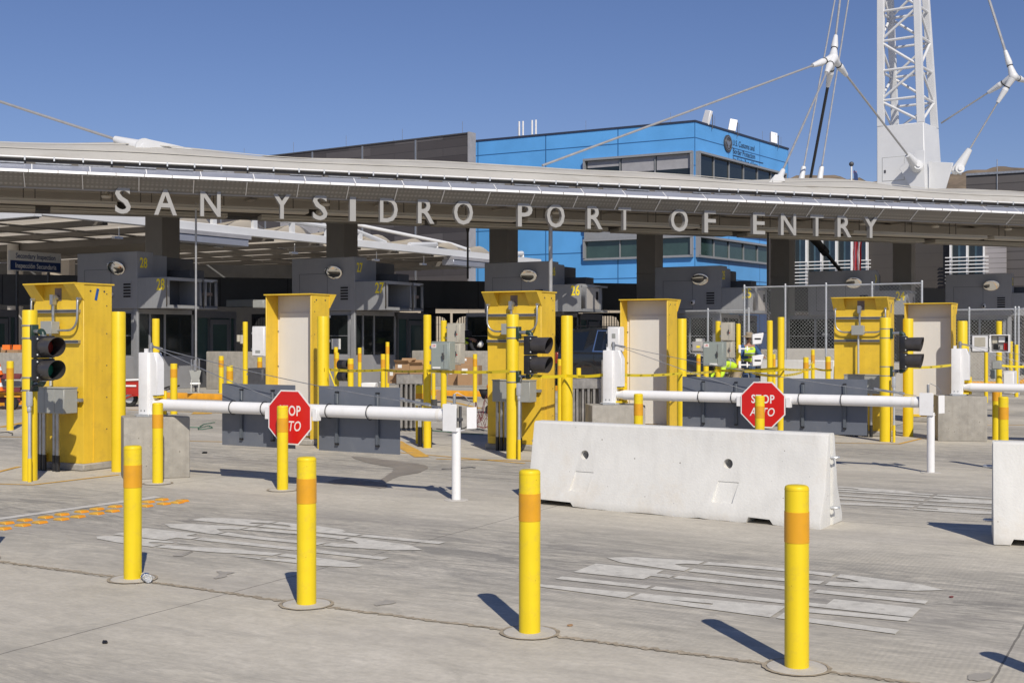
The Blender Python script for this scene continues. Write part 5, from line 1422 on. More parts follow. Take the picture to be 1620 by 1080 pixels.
ebox('meter_cabinet', 'white cabinet with round gauges, behind the hinge post by the dark car', 'cabinet', 961, 980, 518, 556, 21.5, .2, 'white_paint', handle=False, plate=(.4,.7,.55,.75,'box_grey'))
ebox('louvred_cabinet', 'low grey louvred cabinet behind the left grey panel', 'cabinet', 392, 416, 583, 624, 27, .5, 'steel_dark', handle=False)
ebox('ticket_machine', 'grey machine with a vent slot standing in booth 28 lane under the bridge wall', 'machine', 333, 355, 503, 556, 46, .6, 'box_grey', handle=False, plate=(.3,.75,.28,.36,'steel_dark'))
ebox('wiring_box', 'small grey box on the post below the open white control box', 'wiring box', 1569, 1584, 571, 584, 26.5, .12, 'box_grey', handle=False)
ebox('wiring_box', 'small grey box low on the post beside the right gate boom', 'wiring box', 1567, 1575, 584, 599, 26.8, .12, 'box_greygreen', handle=False)
ebox('lane_machine', 'white machine on the ground behind the right gate boom', 'machine', 1587, 1604, 588, 622, 25, .5, 'white_paint', handle=False)
ebox('overhead_unit', 'pale grey overhead unit hung under the bridge wall beside booth 28', 'overhead unit', 358, 402, 475, 486, 40, .4, 'box_grey', handle=False, hinge=False)
ebox('overhead_unit', 'pale grey overhead unit between the open left cabinet and the bridge wall', 'overhead unit', 400, 417, 475, 487, 34, .3, 'box_grey', handle=False, hinge=False)
# conduits under the LBI box post
x, y = atz(664, 18.5)
o = thing('conduit_cluster', 'grey conduits with black boots at the foot of the left LBI post', 'conduit', (x, y, 0), TH)
for dx in (0,.035,.17,.215):
    m = MB(); m.cyl((dx,-.02,.2),(dx,-.02,.62),.016,n=8); p = m.build('pipe', 'galv_bright', o); m = MB(); m.cyl((dx,-.02,0),(dx,-.02,.30),.019,n=8); m.build('pipe_boot', 'black_metal', p)
m = MB(); m.box(-.05,.30,-.06,.03,.62,.72); m.build('pull_box', 'box_grey', o, bevel=.004)
# open white control box
def open_box():
    x, y = atz(1566, 27); o = thing('open_control_box', 'open white control box full of wiring, its door swung left, on a tall yellow post', 'control box', (x, y, hgt(557,27)), TH)
    W, H = .40, .39
    m = MB(); m.box(0,W,.18,.2,0,H); m.box(0,.02,0,.18,0,H); m.box(W-.02,W,0,.18,0,H); m.box(.02,W-.02,0,.18,0,.02); m.box(.02,W-.02,0,.18,H-.02,H); m.build('case', 'white_paint', o)
    m = MB(); m.box(.02,W-.02,.14,.179,.02,H-.02); m.build('back_board', 'column_grey', o)
    for a, b, c_, d, ml in ((.04,.14,.20,.36,'box_cream'),(.17,.30,.22,.35,'paper_white'),(.06,.16,.05,.17,'black_metal'),(.2,.26,.06,.16,'box_grey'),(.28,.35,.05,.2,'sign_red'),(.31,.36,.24,.33,'ink_black')):
        m = MB(); m.box(a,b,.09,.139,c_,d); m.build('breaker', ml, o)
    m = MB(); m.box(-.39,-.01,-.02,0,0,H); dr = m.build('door', 'white_paint', o, bevel=.004)
    m = MB()
    for q in ((-.385,-.365,.005,H-.005),(-.035,-.015,.005,H-.005)): m.box(q[0],q[1],-.024,-.0205,q[2],q[3])
    m.box(-.365,-.035,-.024,-.0205,.005,.022); m.box(-.365,-.035,-.024,-.0205,H-.022,H-.005); m.build('door_seal', 'ink_black', dr)
    m = MB(); m.box(-.32,-.09,-.0235,-.0205,.12,.33); m.build('paper_sheet', 'panel_grey' if False else 'box_cream', dr)
open_box()
# camera arms with slotted white hoods
def cam_arms():
    x, y = atz(1171, 31.8); o = thing('camera_arms', 'two white plate camera hoods on arms from a tall yellow post', 'camera', (x, y, 0), R(-8))
    for z, zz in ((1.36, 1.62), (.94, 1.06)):
        a = MB(); a.cyl((0,0,z),(.34,0,z),.02,n=8); a.box(-.04,.02,-.03,.03,z-.1,z+.1); a.cyl((.18,-.06,z-.06),(.18,.06,z+.06),.02,n=8); ar = a.build('arm', 'white_paint', o)
        h = MB(); h.prism([(.30,zz-.16),(.54,zz-.13),(.60,zz+.16),(.30,zz+.12)], 'y', -.16, .16); hd = h.build('hood', 'white_paint', ar, bevel=.02)
        s = MB(); s.box(.36,.52,-.168,-.162,zz-.02,zz+.02); s.build('slot', 'hole_black', hd)
cam_arms()
def post_cam():
    x, y = atz(383, 31); o = thing('post_camera', 'small white and black camera strapped to the tall yellow post right of booth 28', 'camera', (x, y, 0), R(10))
    m = MB(); m.cyl((-.09,0,1.55),(-.09,0,1.72),.045,n=12); m.cyl((.0,0,1.50),(.0,0,1.72),.055,n=12); m.build('canister', 'box_cream', o)
    m = MB(); m.cyl((.0,0,1.72),(.0,0,1.80),.05,n=12); m.sphere((.0,0,1.84),.05,12,8); m.build('lamp_cap', 'ink_black', o)
    m = MB(); m.tube([(.0,-.05,1.5),(.02,-.05,1.42),(.08,0,1.4)], .012, 6); m.build('lead', 'ink_black', o)
post_cam()
def small_heads():
    x, y = atz(537, 27.6); o = thing('signal_heads', 'pair of black cylindrical signal heads on the yellow bollard before booth 27', 'traffic signal', (x, y, 0), TH)
    for z in (1.04, .78):
        m = MB(); m.cyl((.0,0,z),(.14,0,z),.11,n=18); h = m.build('signal_head', 'black_metal', o)
        m = MB(); m.cyl((.14,0,z),(.15,0,z),.10,n=18); m.build('lens', 'hole_black', h)
        v = MB(); n = 18; vs = []; fs = []
        for i in range(n+1):
            a = 2*math.pi*i/n; vs += [(.14,.105*math.cos(a),z+.105*math.sin(a)),(.26,.115*math.cos(a),z+.115*math.sin(a)),(.14,.100*math.cos(a),z+.100*math.sin(a)),(.26,.110*math.cos(a),z+.110*math.sin(a))]
        for i in range(n): k = 4*i; fs += [(k,k+1,k+5,k+4),(k+2,k+6,k+7,k+3),(k+1,k+3,k+7,k+5)]
        v.add(vs, fs); v.build('visor', 'visor_black', h)
small_heads()
# barriers under the tall fence
for a, b, z, l in ((atz(1206,33.5), atz(1322,32.2), 1.05, 'white concrete barrier at the foot of the tall fence'), ):
    a = Vector(a); b = Vector(b); d = b-a; m = MB(); m.prism([(-.3,0),(.3,0),(.3,.1),(.15,.4),(.1,z),(-.1,z),(-.15,.4),(-.3,.1)], 'x', 0, d.length)
    tag(m.build('fence_barrier', 'barrier_white', None, (a.x,a.y,0), math.atan2(d.y,d.x), bevel=.02), l, 'concrete barrier')
x, y = atz(1320, 32.1); m = MB(); m.prism([(-.3,0),(.3,0),(.3,.1),(.15,.4),(.1,1.0),(-.1,1.0),(-.15,.4),(-.3,.1)], 'x', 0, 3.2)
tag(m.build('fence_barrier', 'barrier_plain', None, (x+.05,y,0), R(-26), bevel=.02), 'plain concrete barrier behind the right yellow cabinet with conduits', 'concrete barrier')
x, y = atz(1244, 37.5); m = MB(); m.box(0,2.2,0,.5,0,1.32)
tag(m.build('barrier_block', 'barrier_plain', None, (x,y,0), R(-20), bevel=.02), 'grey concrete block seen through the tall fence', 'concrete block')
# steel racks
def rack(label, px, Z, w, h, z0=0.0):
    x, y = atz(px, Z); o = thing('steel_rack', label, 'steel rack', (x, y, z0), R(4), 'bare steel racks')
    m = MB(); m.box(0,w,0,.3,h-.17,h); m.build('head_plate', 'brushed_steel', o, bevel=.006)
    m = MB(); m.box(0,.05,0,.3,.02,h-.172); m.box(w-.05,w,0,.3,.02,h-.172); pieces(m, 'side_plate', 'brushed_steel', o)
    n = 4
    for k in range(n):
        xx = .07+(w-.12)*k/n; m = MB(); m.box(xx,xx+.04,0,.04,.06,h-.172); m.cyl((xx+.08,.08,.06),(xx+.08,.08,h-.18),.022,n=8); m.build('channel', 'brushed_steel', o)
    m = MB(); m.box(.05,w-.05,.26,.29,.02,h-.172); m.build('back_sheet', 'steel_dark', o)
rack('bare steel rack standing left of the tall post with the left LBI box', 627, 21.5, .46, 1.0)
rack('bare steel rack standing before the dark car, right of the middle cabinet', 905, 20.5, .50, .96)
m = MB(); x, y = atz(952, 20.3); m.box(0,.055,0,.05,.1,1.28); tag(m.build('steel_upright', 'brushed_steel', None, (x,y,0), 0), 'slim steel upright beside the gate hinge post before the dark car', 'steel bar')
# cardboard boxes
def carton(label, px0, px1, py0, py1, Z, rot, op=False, lbl=True, z=None):
    x, y = atz(px0, Z); h1 = hgt(py0, Z); h0 = hgt(py1, Z) if z is None else z; w = (px1-px0)*Z/F/max(.6, math.cos(rot)); d = .42; H = h1-h0
    o = thing('cardboard_box', label, 'cardboard box', (x, y, h0), rot, 'cardboard boxes on the booth islands'); t = .012
    m = MB(); m.box(0,w,0,t,0,H); m.box(0,w,d-t,d,0,H); m.box(0,t,t,d-t,0,H); m.box(w-t,w,t,d-t,0,H); m.box(t,w-t,t,d-t,0,t)
    if not op: m.box(t,w-t,t,d-t,H-t,H)
    m.build('carton', 'cardboard', o)
    if op:
        for pts in (((0,0,H),(w,0,H),(w,-.10,H+.07),(0,-.10,H+.07)),((0,d,H),(w,d,H),(w,d+.08,H+.12),(0,d+.08,H+.12)),((w,0,H),(w,d,H),(w+.1,d,H+.08),(w+.1,0,H+.08))):
            f = MB(); f.add(list(pts)+[(a,b,c_+.01) for a,b,c_ in pts], [(0,1,2,3),(4,7,6,5),(0,4,5,1),(1,5,6,2),(2,6,7,3),(3,7,4,0)]); f.build('flap', 'cardboard', o)
    else:
        m = MB(); m.box(0,w,d*.45,d*.55,H+.001,H+.003); m.build('packing_tape', 'box_cream', o)
    if lbl: m = MB(); m.box(w*.2,w*.48,-.003,-.001,H*.55,H*.85); m.build('shipping_label', 'paper_white', o)
Zb = 34.0
carton('open cardboard box, left of the two open ones on the island right of booth 27', 625, 648, 574, 591, Zb, R(-18), True)
carton('open cardboard box, right of the two open ones on the island right of booth 27', 648, 669, 577, 592, 33.6, R(-10), True, False)
carton('closed cardboard box under the left open one', 613, 632, 584, 606, 34.6, R(-22), False)
carton('wide cardboard box under the right open one', 632, 668, 592, 607, 34.0, R(-14), False)
carton('tall cardboard box beside the large one right of the left LBI control box', 708, 724, 577, 609, 33.0, R(-20), False)
carton('largest cardboard box, under the small one with a yellow lid mark', 724, 757, 578, 609, 32.4, R(-12), False)
carton('small cardboard box on top of the largest one', 729, 748, 565, 577.5, 32.6, R(-6), False)
carton('small cardboard box on the ground between two yellow posts', 690, 697, 618, 633, 31, R(-10), False, False)
carton('flat cardboard box on top of the far left crash wall', 1, 16, 549, 557.5, 33.0, R(-20), False, True)
carton('longer flat cardboard box on the far left crash wall, right of the first', 11, 31, 553, 557.8, 32.6, R(-20), False, False)
x, y = atz(12, 32.9); 
for px, l in ((11.5, 'left orange bag on the boxes of the far left crash wall'), (28.5, 'right orange bag at the edge of the far left crash wall')):
    x, y = atz(px, 32.7); m = MB(); m.box(-.10,.10,-.08,.08,0,.13); tag(m.build('orange_bag', 'hivis_orange', None, (x,y,hgt(553,32.7)-.0), 0), l, 'bag')
# white tray and thermos-like cylinder on the kerb near booth 27
x, y = atz(571, 30); m = MB(); m.box(0,.36,0,.3,0,.12); tag(m.build('white_tray', 'paper_white', None, (x,y,hgt(613,30)), R(-8), bevel=.02), 'white tray on the island in front of booth 27', 'tray')
x, y = atz(601, 29); m = MB(); m.cyl((0,0,.1),(0,0,.42),.022,n=10); m.sphere((0,0,.43),.03,10,6); tag(m.build('ground_stake', 'galv', None, (x,y,.15), 0), 'short grey stake with a bulb head before the island of booth 27', 'stake')
# maroon bins
for px, Z, l, w in ((622, 41, 'maroon bin left of the two behind the open cardboard boxes', .55), (661, 41.5, 'maroon bin right of the two, behind the tall post', .4)):
    x, y = atz(px, Z); o = thing('waste_bin', l, 'bin', (x, y, .15), R(-15), 'maroon bins')
    m = MB(); m.prism([(0,0),(w,0),(w+.05,.85),(-.05,.85)], 'y', 0, .6); m.build('bin', 'maroon', o, bevel=.02)
    m = MB(); m.box(-.07,w+.07,-.03,.63,.852,.92); m.build('lid', 'rubber', o, bevel=.02)
# red wheelbarrow
def barrow():
    x, y = atz(207, 29.2); o = thing('wheelbarrow', 'red wheelbarrow standing behind the left hinge post', 'wheelbarrow', (x, y, 0), R(-8))
    m = MB(); b0 = [(-.05,-.18,.30),(.42,-.2,.30),(.42,.2,.30),(-.05,.18,.30)]; t0 = [(-.36,-.30,.62),(.62,-.32,.66),(.62,.32,.66),(-.36,.30,.62)]
    m.add(b0+t0, [(3,2,1,0),(0,1,5,4),(1,2,6,5),(2,3,7,6),(3,0,4,7)]); i0 = [(a,b,c_+.012) for a,b,c_ in b0]; i1 = [(a*.96+.01,b*.95,c_) for a,b,c_ in t0]
    m.add(i0+i1, [(0,1,2,3),(4,5,1,0),(5,6,2,1),(6,7,3,2),(7,4,0,3)]); m.build('tray', 'red_paint', o)
    m = MB(); m.tube([(-.37,-.31,.625),(.63,-.33,.665),(.63,.33,.665),(-.37,.31,.625),(-.37,-.31,.625)], .018, 8); m.build('rim', 'paper_white', o)
    m = MB(); m.box(.0,.26,-.27,-.262,.49,.53); m.build('name_stripe', 'paper_white', o)
    m = MB(); m.lathe([(.11,-.05),(.185,-.045),(.2,0),(.185,.045),(.11,.05)], 24); w = m.build('wheel', 'rubber', o, (-.02,0,.2), (R(90),0,0))
    m = MB(); m.cyl((0,0,-.055),(0,0,.055),.11,n=18); m.build('rim', 'galv_bright', w)
    for s in (-1,1):
        m = MB(); m.tube([(-.1,s*.08,.2),(.1,s*.17,.27),(.55,s*.24,.30),(.85,s*.27,.42)], .018, 8); m.tube([(.42,s*.2,.28),(.5,s*.2,.03),(.62,s*.22,.02),(.66,s*.22,.3)], .016, 8); f = m.build('frame', 'red_paint' if s < 0 else 'steel_dark', o)
        m = MB(); m.cyl((.84,s*.27,.415),(1.1,s*.28,.50),.022,n=10); m.build('handle_grip', 'rubber', f)
barrow()
# trailer with cones at far left
def cone_mesh(o, p, h=.42, nm='cone'):
    pass
def trailer():
    x, y = atz(-34, 28); o = thing('works_trailer', 'low maroon railed works trailer with a grey tool box at the far left edge', 'trailer', (x, y, 0), R(-3))
    for z0, z1 in ((.16,.26),(.40,.50),(.70,.80)):
        m = MB(); m.box(0,.97,0,.05,z0,z1); m.box(0,.97,.9,.95,z0,z1); pieces(m, 'side_rail', 'maroon', o, .01)
    m = MB(); m.box(0,.93,.1,.85,.28,.38); m.build('deck', 'kerb_yellow', o)
    m = MB(); m.box(.05,.9,.2,.8,.501,.69); m.build('tool_box', 'box_grey', o, bevel=.02)
    for xx in (.2,.82):
        m = MB(); m.cyl((xx,-.03,.15),(xx,-.14,.15),.145,n=20); w = m.build('wheel', 'rubber', o); m = MB(); m.cyl((xx,-.141,.15),(xx,-.15,.15),.07,n=14); m.build('hub', 'galv', w)
    m = MB(); m.tube([(.97,.4,.3),(1.12,.4,.3),(1.14,.4,.62)], .03, 8); m.tube([(1.12,.4,.3),(1.12,.4,.02)], .025, 8); m.build('drawbar_jack', 'steel_dark', o)
    for px, zz, l in ((-2, .80, 'orange traffic cone standing on the rails of the trailer'), (-1, .44, 'orange and white traffic cone leaning low by the trailer side')):
        a, b = atz(px, 28.0 if zz > .5 else 27.7); c = thing('traffic_cone', l, 'traffic cone', (a, b, zz), 0, 'orange traffic cones')
        m = MB(); m.lathe([(.09,.02),(.02,.30),(0,.30)], 18); m.build('cone', 'cone_orange', c)
        m = MB(); m.lathe([(.071,.10),(.045,.19),(.048,.19),(.074,.10)], 18); m.build('white_collar', 'paper_white', c)
        m = MB(); m.box(-.11,.11,-.11,.11,0,.025); m.build('cone_base', 'cone_orange', c, bevel=.01)
trailer()
# hoses and reinforcing scraps on the slab
def hose(label, pix, r, material, cat='hose', z=.015, amp=.03):
    rr = random.Random(len(label)); P = [Vector((*gnd(*p), z)) for p in pix]; out = []
    for a, b in zip(P[:-1], P[1:]):
        for k in range(5): q = a+(b-a)*k/5; out.append(q+Vector((rr.uniform(-amp,amp), rr.uniform(-amp,amp), 0)))
    out.append(P[-1]); m = MB(); m.tube(out, r, 6); tag(m.build('hose' if cat == 'hose' else 'cable', material), label, cat)
hose('green hose loops on the slab behind the left grey panel', [(302,677),(318,677),(330,674),(337,677),(322,680),(312,680),(322,672),(340,669)], .007, 'hose_green')
hose('thin green line trailing across the slab behind the left gate latch', [(628,672),(655,675),(680,681),(720,686),(765,688)], .008, 'hose_green')
hose('dark cable trailing over the slab from the left gate latch', [(690,679),(720,684),(740,676),(766,682)], .008, 'rubber', 'cable')
hose('bent steel wire lying on the slab right of the wet patch', [(698,743),(720,742),(745,740),(752,741)], .006, 'steel_dark', 'wire', .012, .006)
hose('short hooked wire lying at the far left beside the thick yellow post', [(0,685),(12,684),(20,686),(19,689)], .008, 'steel_dark', 'wire', .012, .003)
def coil():
    x, y = gnd(763, 682); m = MB(); rr = random.Random(2)
    pts = [(.12*math.cos(i*.5)*(1+.2*rr.random()), .10*math.sin(i*.5), .05+.012*i*rr.random()) for i in range(60)]
    m.tube(pts, .006, 5); tag(m.build('wire_coil', 'maroon', None, (x,y,0), 0), 'tangle of dark wire at the foot of the middle yellow cabinet', 'wire')
coil()
# caution tape between the posts
def tape(label, pts, w=.042, n=10, sag=.02, words=True):
    P = [Vector((*atz(px, Z), hgt(py, Z))) for px, py, Z in pts]
    o = thing('caution_tape', label, 'caution tape', tuple(P[0]), 0, 'yellow caution tape'); rr = random.Random(len(label))
    base = P[0]
    for a, b in zip(P[:-1], P[1:]):
        L_ = (b-a).length; vs = []; fs = []
        for i in range(n+1):
            t = i/n; q = a+(b-a)*t-Vector((0,0,sag*4*t*(1-t)))-base; tw = .25*math.sin(t*5+rr.random())*.0+1
            nrm = Vector((b.y-a.y, a.x-b.x, 0)).normalized()*.002
            vs += [q+Vector((0,0,-w/2))+nrm, q+Vector((0,0,w/2))+nrm, q+Vector((0,0,w/2))-nrm, q+Vector((0,0,-w/2))-nrm]
        for i in range(n):
            for k in range(4): fs.append((4*i+k, 4*i+(k+1) % 4, 4*i+4+(k+1) % 4, 4*i+4+k))
        m = MB(); m.add(vs, fs); r_ = m.build('ribbon', 'tape_yellow', o)
        if words and L_ > .8:
            k = .25
            while k < L_-.5:
                t = k/L_; q = a+(b-a)*t-Vector((0,0,sag*4*t*(1-t)))-base; d = b-a
                sgn = 1 if d.x > 0 else -1; nn = Vector((d.y, -d.x, 0)).normalized()*.004
                sl = math.atan2(d.z-sag*4*(1-2*t), Vector((d.x,d.y)).length)
                ob = text('lettering', 'CAUTION', .022, 'ink_black', r_, q+nn+Vector((0,0,-.011)), (0,0,0), align='LEFT', offset=.012)
                ob.rotation_euler = Euler((R(90), 0, math.atan2(d.y, d.x))); k += .62
    return o
tape('yellow caution tape stretched from the open left cabinet post to the middle cabinet', [(513,584,18.1),(606,585,22.5),(676,586,18.2),(806,587,16.6)])
tape('yellow caution tape from the middle traffic signal to the second hinge post', [(838,593,16.5),(895,594,17.6),(960,592,17.0)])
tape('yellow caution tape from the second hinge post past the LBI box to the tall posts', [(984,593,17.3),(1079,590,20.4),(1136,586,25.0),(1231,582,21.3)])
tape('yellow caution tape tied between the tall posts and the bollards under the fence', [(1178,587,22),(1240,584,21.3),(1290,583,27),(1316,585,26)])
tape('loose strip of yellow caution tape crossing low beside the middle stop sign', [(1190,589,23),(1230,594,21.6),(1268,589,27.5),(1286,572,30.5)], .05)
tape('yellow caution tape behind the right traffic signal', [(1428,581,20.1),(1508,577,22.5)], .045)
tape('yellow caution tape at the right edge of the view', [(1584,578,27.2),(1640,579,27)], .05)
tape('fluttering end of yellow caution tape hanging from the open left cabinet post', [(520,584,18.0),(525,597,18.0),(531,612,18.0)], .05, sag=.0, words=False)
# ------------------------------------------------------------------ the dark car
def suv():
    rear = Vector(atz(877, 37.8)); o = thing('parked_car', 'dark blue-grey large passenger car standing in the lane behind the second gate', 'car', (rear.x, rear.y, 0), TH)
    L_, Wd = 5.3, 2.0
    def shell(prof, y0, y1, n, mat_, tuck):
        pass
    low = [(0.02,.55),(.0,.9),(.04,1.18),(.10,1.22),(3.75,1.16),(4.6,1.08),(5.12,.98),(5.26,.80),(5.28,.50),(5.15,.36),(.25,.34)]
    m = MB(); m.prism(low, 'y', 0, Wd); body = m.build('body', 'car_paint', o, bevel=.07, seg=3)
    # greenhouse, narrowing to the roof
    g0 = [(.06,1.17),(.16,1.55),(.30,1.88),(1.2,1.955),(2.4,1.94),(3.0,1.84),(3.75,1.16)]
    vs = []; fs = []; n = len(g0)
    for yy, inn in ((.03,.14),(Wd-.03,-.14)):
        for x, z in g0: vs.append((x, yy+inn*(z-1.17)/.78, z))
    fs = [(i,(i+1) % n,(i+1) % n+n,i+n) for i in range(n)]+[tuple(range(n-1,-1,-1)), tuple(range(n,2*n))]
    m = MB(); m.add(vs, fs); m.build('cabin', 'car_paint', o, bevel=.04, seg=2)
    def side(poly, name, material, dy):
        for s in (0,1):
            q = []
            for x, z in poly:
                yy = .03+.14*(z-1.17)/.78-dy; q.append((x, yy if s == 0 else Wd-yy, z))
            q2 = [(a, b+(.02 if s == 0 else -.02), c_) for a,b,c_ in q]; k = len(q)
            m = MB(); m.add(q+q2, [tuple(range(k)), tuple(range(2*k-1,k-1,-1))]+[(i,(i+1) % k,(i+1) % k+k,i+k) for i in range(k)]); m.build(name, material, o)
    side([(.30,1.27),(.44,1.80),(1.12,1.84),(.98,1.27)], 'side_window', 'car_glass', .008)
    side([(1.36,1.27),(1.42,1.84),(1.62,1.84),(1.58,1.27)], 'side_window', 'car_glass', .008)
    side([(1.66,1.27),(1.70,1.84),(2.35,1.82),(2.38,1.27)], 'side_window', 'car_glass', .008)
    side([(2.50,1.27),(2.48,1.82),(2.92,1.75),(3.42,1.27)], 'side_window', 'car_glass', .008)
    side([(1.28,1.22),(1.40,1.88),(1.43,1.88),(1.32,1.25),(3.55,1.24),(3.56,1.21)], 'window_trim', 'chrome', .010)
    side([(1.40,1.855),(1.40,1.875),(2.5,1.855),(2.95,1.78),(2.94,1.755),(2.5,1.83)], 'window_trim', 'chrome', .012)
    m = MB(); m.prism([(-.01,1.22),(.12,1.56),(.24,1.82),(.25,1.82),(.14,1.56),(.02,1.22)], 'y', .25, Wd-.25); m.build('rear_window', 'car_glass', o)
    for x in (1.05, 4.25):
        for s, yy in ((-1,.02),(1,Wd-.02)):
            m = MB(); m.lathe([(.22,-.12),(.37,-.11),(.40,-.06),(.40,.06),(.37,.11),(.22,.12)], 28); w = m.build('wheel', 'rubber', o, (x, yy-s*.11, .40), (R(90),0,0))
            m = MB(); m.cyl((0,0,-.10),(0,0,.10),.24,n=20); m.build('rim', 'galv', w)
            m = MB(); m.lathe([(.42,-.02),(.50,-.02),(.50,.02),(.42,.02)], 28); m.build('wheel_arch', 'rubber', o, (x, yy+(-.005 if s < 0 else .005), .42), (R(90),0,0))
    for s, yy in ((-1,-.012),(1,Wd+.012)):
        for x in (1.72, 2.86):
            m = MB(); m.box(x,x+.22,yy-.015,yy+.015,1.06,1.10); m.build('door_handle', 'chrome', o, bevel=.008)
        m = MB()
        for x in (1.34, 2.44, 3.5): m.box(x,x+.012,yy+(.009 if s < 0 else -.011),yy+(.011 if s < 0 else -.009),.5,1.2)
        m.build('door_seam', 'ink_black', o)
        m = MB(); m.box(.5,4.9,yy-.03,yy+.03,.36,.44); m.build('running_board', 'black_metal', o)
        m = MB(); m.prism([(4.85,.80),(5.22,.78),(5.28,.90),(5.10,1.03),(4.88,1.02)], 'y', yy-.01 if s < 0 else yy-.32, yy+.32 if s < 0 else yy+.01); m.build('headlight', 'headlight', o, bevel=.02)
        m = MB(); m.prism([(-.03,.85),(.10,.85),(.14,1.2),(.02,1.2)], 'y', yy-.004 if s < 0 else yy-.16, yy+.16 if s < 0 else yy+.004); m.build('tail_light', 'lens_red', o, bevel=.01)
        m = MB(); m.box(2.98,3.22,yy-.26 if s < 0 else yy+.04,yy-.04 if s < 0 else yy+.26,1.22,1.42); m.build('side_mirror', 'car_paint', o, bevel=.05, seg=2)
        m = MB(); m.tube([(.6,yy+s*-.28,1.95),(.7,yy+s*-.28,2.0),(2.5,yy+s*-.28,1.985),(2.6,yy+s*-.28,1.93)], .02, 6); m.build('roof_rail', 'black_metal', o)
    m = MB(); m.box(5.27,5.31,.45,Wd-.45,.60,.92); m.build('grille', 'chrome', o, bevel=.02)
    m = MB(); m.box(-.02,.0,.7,1.3,.75,.95); m.build('rear_plate', 'paper_white', o)
suv()
